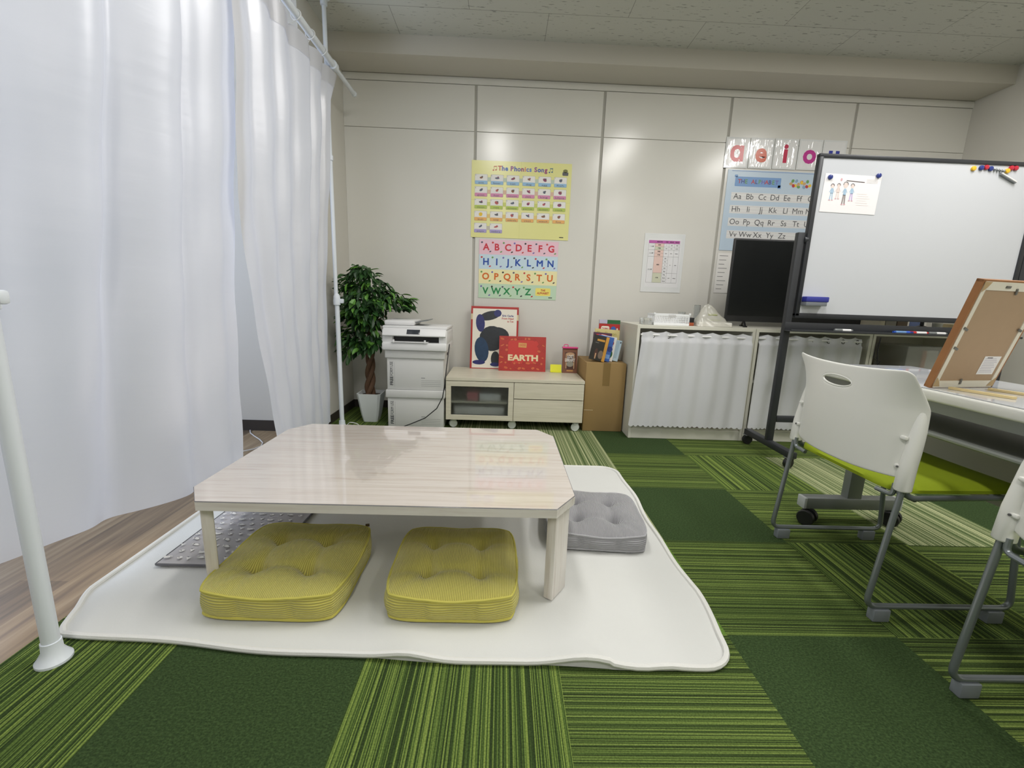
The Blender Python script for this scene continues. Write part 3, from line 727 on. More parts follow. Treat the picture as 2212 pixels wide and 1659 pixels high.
# ------------------------------------------------------------------ TV stand with casters
ash = bpy.data.materials.new('pale_ash_laminate'); ash.use_nodes = True; nt = ash.node_tree; b = nt.nodes['Principled BSDF']; b.inputs['Roughness'].default_value = .38
tc = nt.nodes.new('ShaderNodeTexCoord'); mp = nt.nodes.new('ShaderNodeMapping'); mp.inputs['Scale'].default_value = (3, 30, 60)
nt.links.new(tc.outputs['Object'], mp.inputs['Vector']); n = nt.nodes.new('ShaderNodeTexNoise'); n.inputs['Scale'].default_value = 1.5; n.inputs['Detail'].default_value = 5
nt.links.new(mp.outputs['Vector'], n.inputs['Vector']); r = ramp(nt, [(.3, srgb(204, 198, 178)), (.7, srgb(220, 214, 196))]); nt.links.new(n.outputs['Fac'], r.inputs['Fac']); nt.links.new(r.outputs['Color'], b.inputs['Base Color'])
inner = mat('shadow_line_laminate', srgb(150, 142, 122), .6)
tv = thing('media_cabinet', 'low pale wood media cabinet on white casters with glass door and two drawers', 'cabinet', (.10, 3.23, 0))
A0, A1, B0, B1, Z0, Z1 = -.386, .592, 3.0, 3.475, .066, .374
b_ = MB(); b_.box(A0, A1, B0-.002, B1, Z1-.022, Z1, ash, .001, 1); b_.box(A0, A0+.018, B0+.02, B1, Z0, Z1-.022, ash); b_.box(A1-.018, A1, B0+.02, B1, Z0, Z1-.022, ash)
b_.box(.086, .102, B0+.02, B1-.01, Z0+.016, Z1-.022, ash); b_.box(A0+.018, A1-.018, B0+.02, B1, Z0, Z0+.016, ash); b_.box(A0+.018, A1-.018, B1-.01, B1, Z0+.016, Z1-.022, ash)
b_.build('carcass', tv, smooth=False)
dr = MB()
x0, x1, z0, z1 = A0+.002, .092, Z0+.003, Z1-.026; f_ = .036
dr.box(x0, x1, B0, B0+.018, z0, z0+f_, ash, .001, 1); dr.box(x0, x1, B0, B0+.018, z1-f_, z1, ash, .001, 1); dr.box(x0, x0+f_, B0, B0+.018, z0+f_, z1-f_, ash, .001, 1); dr.box(x1-f_, x1, B0, B0+.018, z0+f_, z1-f_, ash, .001, 1)
door = dr.build('door', tv, smooth=False)
gls = mat('frosted_cabinet_glass', srgb(225, 230, 230), .38, trans=1., spec=.5)
MB().box(x0+f_, x1-f_, B0+.007, B0+.011, z0+f_, z1-f_, gls).build('glass_pane', door, smooth=False)
MB().box(x0+f_, x1-f_, B0+.0115, B0+.0122, z0+f_, z0+f_+.004, DARK).build('pane_strip', door, smooth=False)
for i, (za, zb) in enumerate(((Z0+.003, .228), (.234, Z1-.026))):
    MB().box(.096, A1-.002, B0, B0+.018, za, zb, ash, .0012, 1).build('drawer', tv, smooth=False)
wh = mat('white_caster', srgb(214, 218, 214), .4)
def caster(parent, x, y, R, m, hz, face='x'):
    c_ = MB(); c_.lathe([(R*.55, -.013), (R*.9, -.013), (R, -.007), (R, .007), (R*.9, .013), (R*.55, .013)], (0, 0, R), m, 24, 'y'); c_.lathe([(R*.4, -.0145), (R*.4, .0145)], (0, 0, R), m, 12, 'y')
    c_.bm.transform(Matrix.Translation((x, y, 0)) @ Matrix.Rotation(math.sin(x*40+y*9)*.35, 4, 'Z')); w_ = c_.build('caster', parent)
    f2 = MB(); f2.box(x-.012, x+.022, y-.016, y+.016, R*1.55, hz, m, .003); f2.box(x-.022, x+.022, y-.02, y+.022, hz-.004, hz, GREYM); f2.build('caster_bracket', w_)
    return w_
for x, y in ((A0+.05, B0+.05), (.09, B0+.05), (A1-.045, B0+.03), (A0+.05, B1-.06), (A1-.05, B1-.06)): caster(tv, x, y, .030, wh, Z0)
# things behind the glass
for (lb, xa, xb_, za, zb, m) in (('white paper bundle lying low behind the cabinet glass', -.33, .03, .125, .15, PAPER), ('red and white packet behind the cabinet glass', -.24, -.16, .2, .262, mat('pink_packet', srgb(205, 120, 125), .5)), ('white packet behind the cabinet glass, right of the red one', -.15, .0, .2, .25, WHITE)):
    o_ = MB().box(xa, xb_, 3.06, 3.25, za if za > .13 else .0825, zb, m, .004).build('packet', origin=((xa+xb_)/2, 3.15, za)); tag(o_, lb, 'packet')
o_ = MB().box(A0+.02, .084, 3.04, 3.45, .184, .198, ash).build('shelf_board', tv)

# ------------------------------------------------------------------ books on the media cabinet
redc = mat('red_cover', srgb(178, 44, 40), .35); pag = mat('page_edges', srgb(226, 220, 205), .8)
def tilt_book(name, label, cat, x0, x1, ybot, z0, h, lean, th, cov, draw, group=None, roll=0., edge=pag):
    """book standing on its lower edge, front cover to the room; lean = distance the top falls back"""
    Vv = Vector((math.sin(roll), lean/h, 1)).normalized(); Uu = Vector((math.cos(roll), 0, -math.sin(roll))); Nn = Uu.cross(Vv)   # towards -y
    Nn = Nn if Nn.y < 0 else -Nn
    w_ = x1-x0; t = thing(name, label, cat, ((x0+x1)/2, ybot+th/2, z0), 0, group)
    O = Vector((x0, ybot, z0+max(0, math.sin(roll))*w_))
    R = Matrix((Uu, -Nn, Vv)).transposed()
    mb = MB(); cth = .0016
    ctr = lambda off, tt: O + Uu*w_/2 + Vv*h/2 - Nn*(off+tt/2)
    mb.obox(ctr(0, cth), (w_, cth, h), cov, R, .0005, 1); mb.obox(ctr(th-cth, cth), (w_, cth, h), cov, R, .0005, 1)
    mb.obox(ctr(cth, th-2*cth)-Uu*(w_/2-.0008), (.0016, th-2*cth, h), cov, R)
    mb.build('cover', t, smooth=False)
    MB().obox(ctr(cth, th-2*cth)+Uu*.0005, (w_-.006, th-2*cth, h-.006), edge, R).build('pages', t, smooth=False)
    s_ = Sheet(O, Uu, Vv, Nn); draw(s_, w_, h); s_.build('cover_print', t, smooth=False, fixn=False)
    return t
navy = mat('collage_navy', srgb(44, 48, 108), .35, var=.3, vscale=40); chl = mat('collage_charcoal', srgb(42, 46, 52), .35, var=.35, vscale=45); teal = mat('collage_teal', srgb(36, 62, 92), .35, var=.3, vscale=40); crm = mat('cream_print', srgb(236, 230, 216), .4)
redink = mat('red_ink', srgb(190, 60, 60), .4); bluei = mat('blue_ink', srgb(70, 74, 140), .4); beige_t = mat('beige_tape', srgb(214, 196, 160), .5)
def draw_big(s_, w_, h):
    s_.rect(.014, .006, w_-.014, h-.018, crm, 1)
    # plain stand-in collage: dark rounded shapes of about the same size and colours
    s_.ell(.15, .42, .085, .035, chl, 2, .25); s_.ell(.075, .36, .035, .07, navy, 3, .1); s_.ell(.21, .44, .03, .028, navy, 3)
    s_.ell(.17, .24, .10, .10, chl, 2, -.3); s_.ell(.225, .27, .08, .06, chl, 3, -.2)
    s_.ell(.09, .15, .055, .10, teal, 3, .15); s_.ell(.07, .05, .05, .018, navy, 4); s_.ell(.2, .08, .035, .06, chl, 3); s_.ell(.2, .035, .04, .016, navy, 4)
    s_.text('Eric Carle', w_-.085, h-.070, .021, bluei, 3, .03, fit=.088)
    s_.text('From Head', w_-.086, h-.092, .021, redink, 3, .02, fit=.092); s_.text('to Toe', w_-.065, h-.114, .021, redink, 3, .02, fit=.05)
    s_.rect(0, h-.105, .014, h-.06, beige_t, 1); s_.rect(w_-.014, h-.105, w_, h-.06, beige_t, 1)
tilt_book('picture_book', 'very large picture book, red border and dark blue shapes on white, against the wall', 'book', -.25, .126, 3.425, .3745, .492, .075, .012, redc, draw_big)
br = mat('cover_brick_red', srgb(176, 44, 36), .4); dr1 = mat('cover_dark_red', srgb(120, 34, 30), .45); or1 = mat('cover_orange_red', srgb(206, 96, 58), .45); crl = mat('cover_cream_letters', srgb(232, 214, 172), .45); tan = mat('cover_tan', srgb(214, 160, 90), .45); rd2 = mat('cover_bright_red', srgb(200, 52, 44), .4)
def draw_earth(s_, w_, h):
    s_.rrect(.07, .06, w_-.06, h-.03, .03, rd2, 1); rr = random.Random(4)
    for k in range(58):
        u, v = .022+(k % 10)*.0355+rr.uniform(-.008, .008), .02+(k//10)*.046+rr.uniform(-.006, .006)
        if .04 < u < w_-.05 and .075 < v < h-.035 and abs(u-w_/2) < .115: continue
        a, b__ = rr.uniform(.007, .019), rr.uniform(.005, .011); an = rr.uniform(-.5, .5)
        s_.ell(u, v, a+.0015, b__+.0015, dr1, 2, an, 9); s_.ell(u, v, a, b__, or1 if k % 3 else br, 3, an, 9)
    s_.poly([(w_/2-.033, h-.085), (w_/2+.03, h-.088), (w_/2+.032, h-.052), (w_/2-.032, h-.05)], tan, 4); s_.text('UNDER', w_/2, h-.069, .026, or1, 5, .02, fit=.052)
    s_.text('EARTH', w_/2+.005, .102, .062, crl, 4, .045, fit=.235)
tilt_book('picture_book', 'wide red hardcover reading EARTH in cream letters, in front of the large picture book', 'book', -.021, .345, 3.352, .3745, .272, .06, .016, br, draw_earth)
brn = mat('cover_brown', srgb(128, 84, 62), .45); brd = mat('cover_dark_brown', srgb(78, 50, 42), .45); lb_ = mat('cover_light_brown', srgb(196, 156, 118), .45); pinkm = mat('hot_pink_plastic', srgb(226, 70, 140), .4)
def draw_lost(s_, w_, h):
    s_.rect(.018, .03, w_-.014, h-.035, brd, 1); s_.rect(.022, .034, .03, h-.05, lb_, 2); s_.rect(w_-.03, .034, w_-.022, h-.05, lb_, 2); s_.ell(w_/2, h-.05, .035, .014, lb_, 2); s_.ell(w_/2, .07, .028, .022, mat('cover_grey', srgb(150, 146, 132), .5), 2)
    s_.text('The', w_/2+.002, h-.062, .014, crl, 3); s_.text('LOST', w_/2+.003, .128, .034, PAPER, 3, .03, fit=.05); s_.text('LIBRARY', w_/2, .1, .034, PAPER, 3, .03, fit=.078); s_.rect(w_/2-.025, .014, w_/2+.025, .021, tan, 2)
lost = tilt_book('book', 'small brown hardcover reading LOST LIBRARY with a hot pink strap on top', 'book', .476, .590, 3.335, .3745, .196, .03, .03, brn, draw_lost)
pk = MB(); pk.box(.472, .592, 3.352, 3.40, .563, .574, pinkm, .003); pk.tube(bend([(.484, 3.372, .572), (.484, 3.372, .592), (.515, 3.372, .592), (.515, 3.372, .572)], .008), .003, pinkm, 8); pk.build('strap', lost)
ylw = mat('yellow_card', srgb(238, 238, 60), .5)
o_ = MB(); o_.prism([(.383, 3.35, .375), (.470, 3.35, .375), (.470, 3.362, .434), (.383, 3.362, .434)], (0, .0012, 0), ylw); o_.prism([(.383, 3.338, .375), (.470, 3.338, .375), (.470, 3.338, .384), (.383, 3.338, .384)], (0, .014, 0), ylw)
tag(o_.build('memo_pad', origin=(.427, 3.35, .375), smooth=False), 'small bright yellow memo pad between the EARTH book and the LOST LIBRARY book', 'memo pad')

# ------------------------------------------------------------------ cardboard box and books on it
kr = mat('kraft_cardboard', srgb(158, 130, 84), .85, var=.05, vscale=6); krt = mat('clear_brown_tape', srgb(140, 114, 70), .35)
cbx = thing('cardboard_box', 'tall brown cardboard box with books standing on it, between media cabinet and white shelf', 'box', (.748, 3.22, 0))
b_ = MB(); b_.box(.603, .888, 3.04, 3.42, .001, .502, kr, .003); b_.build('body', cbx)
b_ = MB(); b_.box(.725, .775, 3.0385, 3.0405, .34, .5025, krt); b_.box(.725, .775, 3.039, 3.42, .5015, .5035, krt); b_.build('tape', cbx)
b_ = MB(); b_.box(.605, .67, 3.0385, 3.0400, .155, .158, beige_t); b_.build('strip', cbx)
CB = .504
blk = mat('cover_black', srgb(44, 42, 38), .35); org = mat('cover_orange', srgb(206, 150, 60), .4); blu = mat('cover_blue', srgb(58, 100, 178), .35); grn = mat('cover_green', srgb(44, 104, 58), .4); sky = mat('cover_pale_blue', srgb(190, 212, 226), .35); prp = mat('cover_plum', srgb(86, 50, 72), .4); tn2 = mat('cover_sand', srgb(214, 200, 140), .5); mlt = mat('cover_lavender', srgb(196, 192, 214), .45); gry = mat('cover_grey_brown', srgb(120, 104, 90), .5)
def d_black(s_, w_, h):
    s_.rect(w_-.022, 0, w_, h, org, 1); s_.rect(.030, h-.04, .086, h-.026, org, 2)
    s_.ell(.075, .045, .018, .03, gry, 2); s_.ell(.04, .05, .012, .035, brd, 2); s_.rect(.036, .01, .044, .05, lb_, 3); s_.rect(.02, h-.055, .046, h-.051, LOOP, 2)
def d_blue(s_, w_, h): s_.rect(w_-.05, .02, w_-.005, .05, mat('cover_mid_blue', srgb(120, 160, 215), .4), 1); s_.ell(.1, .09, .02, .02, mat('cover_deep_blue', srgb(36, 58, 130), .4), 1); s_.rect(w_-.06, .006, w_-.04, .03, PAPER, 2)
def d_green(s_, w_, h): s_.ell(w_-.03, .05, .022, .03, grn, 1); s_.ell(w_-.03, .13, .016, .018, redink, 1)
def d_pale(s_, w_, h): s_.rect(w_-.034, .02, w_-.014, h-.004, mat('cover_blue_grey', srgb(166, 190, 206), .4), 1); s_.rect(w_-.012, h-.02, w_-.005, h-.008, INK, 2)
def d_plum(s_, w_, h): s_.rect(.02, h-.022, w_-.04, h-.012, redink, 1); s_.rect(.015, h-.045, w_-.01, h-.036, crm, 1)
def d_pig(s_, w_, h): s_.text('The Pigeon', w_/2-.006, h-.032, .034, mat('olive_ink', srgb(176, 168, 88), .5), 2, .01, fit=w_*.80); s_.ell(w_-.05, h-.08, .026, .02, tan, 1); s_.ell(w_-.045, h-.1, .016, .02, mat('mustard', srgb(190, 166, 60), .5), 2)
def d_thomas(s_, w_, h): s_.rrect(.016, h-.058, .078, h-.016, .012, crm, 1); s_.text('THOMAS', .047, h-.034, .018, redink, 2, .02, fit=.05); s_.text('& FRIENDS', .047, h-.05, .010, bluei, 2, .0, fit=.044); s_.ell(.108, h-.035, .019, .019, blu, 1); s_.ell(.137, h-.036, .006, .008, crm, 1)
def d_back(s_, w_, h): s_.rect(0, h-.028, .06, h, mlt, 1); s_.rect(.06, h-.028, w_, h, grn, 1)
BG = 'books standing on the cardboard box'
tilt_book('book', 'black paperback with orange spine, leaning, foremost of the books on the cardboard box', 'book', .622, .735, 3.075, CB, .178, .02, .010, blk, d_black, BG, .20)
tilt_book('book', 'blue paperback right behind the black one on the cardboard box', 'book', .660, .775, 3.092, CB, .176, .02, .010, blu, d_blue, BG, .19)
tilt_book('book', 'white paperback with green and red picture, next after the blue one on the cardboard box', 'book', .685, .80, 3.109, CB, .176, .02, .008, PAPER, d_green, BG, .18)
tilt_book('book', 'pale blue thin book, rightmost of the leaning paperbacks on the cardboard box', 'book', .735, .845, 3.125, CB, .152, .018, .010, sky, d_pale, BG, .20)
tilt_book('book', 'plum-coloured book whose top shows above the black and blue paperbacks', 'book', .655, .79, 3.155, CB, .2, .02, .012, prp, d_plum, BG, .06)
tilt_book('book', 'sand-coloured picture book reading The Pigeon, on the cardboard box', 'book', .672, .856, 3.19, CB, .222, .02, .010, tn2, d_pig, BG, .05)
tilt_book('book', 'red picture book with blue disc on its cover, near the back of the cardboard box', 'book', .712, .868, 3.225, CB, .262, .02, .010, redc, d_thomas, BG, .02)
tilt_book('book', 'tallest book, lavender and green top edge, rearmost on the cardboard box', 'book', .722, .880, 3.26, CB, .292, .02, .012, gry, d_back, BG, .01)

# ------------------------------------------------------------------ posters on the wall
WY = D-.0035
def sheet_thing(name, label, cat, x0, x1, z0, z1, base, y=WY, group=None, th=.0012):
    t = thing(name, label, cat, ((x0+x1)/2, y, z0), 0, group)
    MB().box(x0, x1, y, y+th, z0, z1, base).build('sheet', t, smooth=False)
    return t, Sheet((x0, y, z0)), x1-x0, z1-z0
gloss_y = mat('glossy_yellow_paper', srgb(234, 231, 158), .22)
t, s_, w_, h = sheet_thing('poster', 'yellow poster reading The Phonics Song with rows of small picture cards', 'poster', -.268, .492, 1.388, 1.944, gloss_y)
bands = [srgb(150, 190, 222), srgb(214, 140, 178), srgb(184, 204, 90), srgb(236, 180, 106), srgb(176, 164, 212)]
bandm = [mat('card_band_%s' % n_, c_, .4) for n_, c_ in zip(('blue', 'pink', 'lime', 'orange', 'violet'), bands)]
linkm = [mat('card_link_%s' % n_, tuple(.5*a+.5*b_ for a, b_ in zip(c_, srgb(226, 222, 138))), .4) for n_, c_ in zip(('blue', 'pink', 'lime', 'orange', 'violet'), bands)]
words = ['ant bear cat dog egg fish', 'goat hat instrument jet king lollipop', 'moon net octopus parrot queen rock', 'sun top umbrella vest watch fox', 'yoyo zebra']
picm = [mat('pic_grey', srgb(90, 90, 96), .5), mat('pic_red', srgb(190, 96, 96), .5), mat('pic_slate', srgb(96, 104, 120), .5), mat('pic_brown', srgb(140, 96, 70), .5), mat('pic_plum', srgb(140, 70, 100), .5)]
cols = [srgb(214, 120, 100), srgb(110, 110, 190), srgb(90, 130, 200), srgb(190, 70, 120), srgb(150, 80, 150), srgb(60, 90, 180), srgb(100, 100, 170), srgb(150, 60, 120)]
colm = [mat('title_ink_%d' % i, c_, .4) for i, c_ in enumerate(cols)]
ttl = 'The Phonics Song'; cu_x = .20
adv = {'T': .026, ' ': .016, 'h': .026, 'e': .025, 'P': .027, 'o': .026, 'n': .026, 'i': .014, 'c': .023, 's': .021, 'S': .027, 'g': .025}
for k, ch in enumerate(ttl):
    a = adv[ch]
    if ch != ' ': s_.text(ch, cu_x+a/2, h-.052, .046, colm[k % 8], 2, .035)
    cu_x += a
for u, m_ in ((.172, colm[0]), (.598, mat('note_teal', srgb(60, 110, 140), .4))):
    s_.ell(u-.008, h-.066, .006, .005, m_, 2); s_.ell(u+.012, h-.063, .006, .005, m_, 2); s_.rect(u-.004, h-.066, u-.002, h-.038, m_, 2); s_.rect(u+.016, h-.063, u+.018, h-.034, m_, 2); s_.rect(u-.004, h-.042, u+.018, h-.036, m_, 2)
s_.rrect(.69, h-.085, .735, h-.06, .006, picm[0], 2); s_.ell(.712, h-.052, .018, .012, mat('olive_badge', srgb(120, 120, 60), .4), 2)
rr = random.Random(9)
for r_, (row, bm_, lm) in enumerate(zip(words, bandm, linkm)):
    ws = row.split(); vtop = h-.098-r_*.088
    s_.rect(.08, vtop-.05, .06+(len(ws)-1)*.121, vtop-.02, lm, 1)
    for c_, wd in enumerate(ws):
        u = .026+c_*.121; s_.rrect(u-.001, vtop-.071, u+.096, vtop+.001, .006, LOOP, 1); s_.rrect(u, vtop-.07, u+.095, vtop, .006, PAPER, 2); s_.rrect(u+.0003, vtop-.07, u+.0947, vtop-.045, .006, bm_, 3)
        s_.text(wd, u+.047, vtop-.060, .018, picm[0], 4, 0, fit=min(.07, .014*len(wd)))
        s_.text(wd[0] if wd != 'fox' else 'x', u+.006, vtop-.007, .012, INK, 4, 0)
        pm = picm[rr.randrange(5)]; a = rr.uniform(-.6, .6)
        s_.ell(u+.048, vtop-.024, rr.uniform(.010, .018), rr.uniform(.006, .012), pm, 3, a); s_.ell(u+.055, vtop-.017, .006, .005, picm[rr.randrange(5)], 4)
        if wd == 'sun': s_.ell(u+.048, vtop-.024, .014, .014, mat('sun_yellow', srgb(240, 200, 60), .5), 5)
        if wd == 'umbrella': s_.rect(u+.047, vtop-.04, u+.049, vtop-.02, INK, 5)
s_.rect(.69, .018, .722, .024, INK, 2); s_.line([(0, .275), (.76, .275)], .0012, mat('fold_line', srgb(206, 202, 120), .3), 1); s_.line([(.375, 0), (.375, h)], .0012, MATS['fold_line'], 1)
s_.build('printed_cards', t, smooth=False, fixn=False)
# four alphabet strips (one folded poster)
rowc = [srgb(240, 200, 214), srgb(206, 226, 238), srgb(246, 238, 186), srgb(200, 226, 198)]; rowl = [srgb(210, 50, 70), srgb(40, 80, 170), srgb(222, 110, 40), srgb(40, 140, 80)]
t, s_, w_, h = sheet_thing('poster', 'alphabet poster with pink, blue, yellow and green bands of capitals, below the yellow poster', 'poster', -.200, .421, .927, 1.374, mat('glossy_pale_paper', srgb(225, 232, 222), .3))
pm2 = [mat('tiny_pic_%d' % i, c_, .5) for i, c_ in enumerate([srgb(90, 90, 110), srgb(200, 60, 60), srgb(110, 160, 90), srgb(120, 110, 180), srgb(60, 60, 60)])]
for r_, (row, c_, l_) in enumerate(zip(('ABCDEFG', 'HIJKLMN', 'OPQRSTU', 'VWXYZ'), rowc, rowl)):
    v0 = h-(r_+1)*h/4; s_.rect(0, v0, w_, v0+h/4, mat('band_%d' % r_, c_, .3), 1); lm = mat('letter_%d' % r_, l_, .35)
    for k, ch in enumerate(row):
        u = .055+k*.085; s_.text(ch, u, v0+h/8-.002, .070, lm, 2, .0 if ch == 'M' else .03)
        if ch == 'M': s_.text(ch, u-.0025, v0+h/8-.001, .070, lm, 2.3, 0); s_.text(ch, u+.0025, v0+h/8-.003, .070, lm, 2.6, 0)
        s_.ell(u-.034, v0+h/4-.022, .008, .007, pm2[(k+r_) % 5], 2, .3); s_.ell(u+.032, v0+.022, .009, .005, pm2[(k*2+r_) % 5], 2, .5)
s_.rrect(.455, .03, .575, .09, .008, mat('label_yellow', srgb(248, 232, 120), .35), 2); s_.text('THE', .515, .072, .020, redink, 3, .03); s_.text('ALPHABET', .515, .050, .022, redink, 3, .03, fit=.095); s_.rect(.56, .014, .59, .020, INK, 3)
s_.build('printed_letters', t, smooth=False, fixn=False)
# English grammar chart in a laminate pouch
pouch = mat('clear_laminate', srgb(232, 234, 234), .08, spec=.8)
t, s_, w_, h = sheet_thing('chart', 'laminated white grammar chart with purple header and boxed table, beside the media cabinet posters', 'chart', 1.096, 1.417, 1.018, 1.468, pouch)
s_.rect(.028, .04, .295, h-.038, mat('chart_paper', srgb(236, 236, 238), .2, coat=.5), 1)
C0, C1, V0, V1 = .036, .282, .075, .398
hdr = mat('header_purple', srgb(196, 96, 176), .3); hh = .022; rowh = (V1-V0-hh)/12
s_.rect(C0, V1-hh, C1, V1, hdr, 2)
cx_ = [C0, C0+.050, C0+.122, C0+.162, C0+.204, C1]
vv = lambda k: V1-hh-k*rowh
pinkc = mat('cell_peach', srgb(236, 206, 196), .3); sagec = mat('cell_sage', srgb(214, 216, 192), .3)
s_.rect(cx_[1], vv(1), cx_[2], vv(0), pinkc, 2); s_.rect(cx_[1], vv(2), cx_[2], vv(1), sagec, 2); s_.rect(cx_[1], vv(4), cx_[2], vv(2), pinkc, 2); s_.rect(cx_[1], vv(9), cx_[2], vv(4), pinkc, 2); s_.rect(cx_[1], vv(12), cx_[2], vv(9), sagec, 2)
for k in (0, 2, 4, 12): s_.rect(C0, vv(k)-.0006, C1, vv(k)+.0006, LOOP, 3)
s_.rect(cx_[1], vv(9)-.0006, C1, vv(9)+.0006, LOOP, 3); s_.rect(cx_[1], vv(1)-.0005, C1, vv(1)+.0005, LOOP, 3); s_.rect(cx_[1], vv(3)-.0005, cx_[2], vv(3)+.0005, LOOP, 3)
for k in (5, 6, 7, 8, 10, 11): s_.rect(cx_[2], vv(k)-.0004, cx_[3], vv(k)+.0004, LOOP, 3)
for c_ in cx_: s_.rect(c_-.0005, V0, c_+.0005, V1-hh, LOOP, 3)
tx = lambda a, ci, k, sz=.011: s_.text(a, (cx_[ci]+cx_[ci+1])/2, vv(k), sz, INK, 4, .012)
tx('一人称', 0, 1); tx('二人称', 0, 3); tx('三人称', 0, 8); tx('単数', 1, .5); tx('複数', 1, 1.5); tx('単数', 1, 2.5); tx('複数', 1, 3.5); tx('単数', 1, 6.5); tx('複数', 1, 10.5)
tx('I', 2, .5); tx('am', 3, .5); tx('was', 4, .5); tx('we', 2, 1.5); tx('are', 3, 1.5); tx('were', 4, 1.5); tx('you', 2, 3); tx('are', 3, 3); tx('were', 4, 3)
for k, a in enumerate(('she', 'he', 'it', 'this', 'that')): tx(a, 2, 4.5+k)
for k, a in enumerate(('they', 'these', 'those')): tx(a, 2, 9.5+k)
tx('is', 3, 6.5); tx('was', 4, 6.5); tx('are', 3, 10.5); tx('were', 4, 10.5)
for ci, a in ((1, '単数/複数'), (2, '主語'), (3, '現在形'), (4, '過去形')): s_.text(a, (cx_[ci]+cx_[ci+1])/2, V1-hh/2, .0105, INK, 4, .01)
s_.build('printed_table', t, smooth=False, fixn=False)
fr = Sheet((1.096, WY, 1.018)); fr.frame(.002, .002, .319, .448, .003, mat('laminate_seal', srgb(246, 248, 248), .1, coat=1.), 2); fr.build('sealed_edge', t, smooth=False, fixn=False)
# vowel cards
cardp = mat('card_paper', srgb(238, 238, 238), .3, coat=1.)
nt = cardp.node_tree; b = nt.nodes['Principled BSDF']; b.inputs['Coat Roughness'].default_value = .06
tc = nt.nodes.new('ShaderNodeTexCoord'); mp = nt.nodes.new('ShaderNodeMapping'); mp.inputs['Scale'].default_value = (26, 1, 6); nt.links.new(tc.outputs['Object'], mp.inputs['Vector'])
n = nt.nodes.new('ShaderNodeTexNoise'); n.inputs['Scale'].default_value = 1.; nt.links.new(mp.outputs['Vector'], n.inputs['Vector'])
bp = nt.nodes.new('ShaderNodeBump'); bp.inputs['Strength'].default_value = .9; bp.inputs['Distance'].default_value = .012; nt.links.new(n.outputs['Fac'], bp.inputs['Height']); nt.links.new(bp.outputs['Normal'], b.inputs['Coat Normal'])
VC = [('ɑ', srgb(206, 50, 50), 1.651, 'a in red'), ('e', srgb(214, 90, 50), 1.838, 'e in orange red'), ('i', srgb(200, 40, 80), 2.025, 'i in crimson'), ('o', srgb(200, 60, 150), 2.212, 'o in magenta'), ('u', srgb(60, 70, 170), 2.399, 'u in blue')]
for k, (ch, c_, x, lb) in enumerate(VC):
    t, s_, w_, h = sheet_thing('letter_card', 'laminated white card with the letter %s, taped above the alphabet chart' % lb, 'letter card', x, x+.182, 1.966+.002*k, 2.182+.002*k, pouch, WY-.001*(k % 2)-.002, 'vowel cards')
    s_.rect(.012, .012, w_-.012, h-.012, cardp, 1); s_.text(ch, w_/2, h/2, .185, mat('vowel_%s' % ch, c_, .25), 2, .035)
    s_.build('printed_letter', t, smooth=False, fixn=False)
# alphabet writing chart
t, s_, w_, h = sheet_thing('chart', 'pale blue alphabet chart with upper and lower case pairs, partly behind the whiteboard', 'chart', 1.693, 2.43, 1.36, 1.955, mat('pale_blue_paper', srgb(196, 214, 230), .3))
s_.rect(.03, h-.01, w_-.03, h-.006, mat('chart_blue', srgb(120, 150, 200), .4), 1)
bl2 = mat('banner_blue', srgb(120, 160, 210), .4)
s_.rrect(.062, h-.118, .42, h-.048, .006, bl2, 1); s_.rrect(.055, h-.052, .08, h-.035, .004, bl2, 1); s_.rrect(.40, h-.125, .425, h-.1, .004, bl2, 1)
cl = [redink, bluei, pm2[2], pm2[3]]
u = .085
for k, ch in enumerate('THE ALPHABET'):
    if ch != ' ': s_.text(ch, u+.012, h-.083, .042, cl[k % 4], 2, .02)
    u += .0265
for k in range(14): s_.ell(.50+.011*k+.006*math.sin(k*3), h-.085+.022*math.sin(k*1.9), .013, .011, [mat('tan_print', srgb(206, 170, 120), .5), pm2[2], redink, mat('sun_yellow'), mat('grey_blue_print', srgb(140, 170, 200), .5)][k % 5], 2+k % 3, k)
rowsA = ['Aa Bb Cc Dd Ee Ff Gg', 'Hh Ii Jj Kk Ll Mm Nn', 'Oo Pp Qq Rr Ss Tt Uu', 'Vv Ww Xx Yy Zz']
inkg = mat('soft_black_ink', srgb(80, 80, 82), .5); lin = mat('guide_line', srgb(196, 190, 196), .5); pw2 = mat('row_white', srgb(232, 232, 230), .35)
for r_, row in enumerate(rowsA):
    vc = h-.192-r_*.0935
    s_.rect(.045, vc-.03, w_-.02, vc+.03, pw2, 1)
    for q_ in (-.022, .0, .022): s_.rect(.045, vc+q_-.0006, w_-.02, vc+q_+.0006, lin, 2)
    for k, pr2 in enumerate(row.split()): s_.text(pr2, .095+k*.098, vc, .058, inkg, 3, -.002)
s_.build('printed_letters', t, smooth=False, fixn=False)
t, s_, w_, h = sheet_thing('notice', 'narrow white printed notice just showing left of the black monitor', 'notice', 1.690, 1.90, 1.03, 1.34, PAPER)
for k in range(9): s_.rect(.015, .03+.032*k, .06+.012*(k % 3), .034+.032*k, LOOP, 1)
s_.build('printed_lines', t, smooth=False, fixn=False)

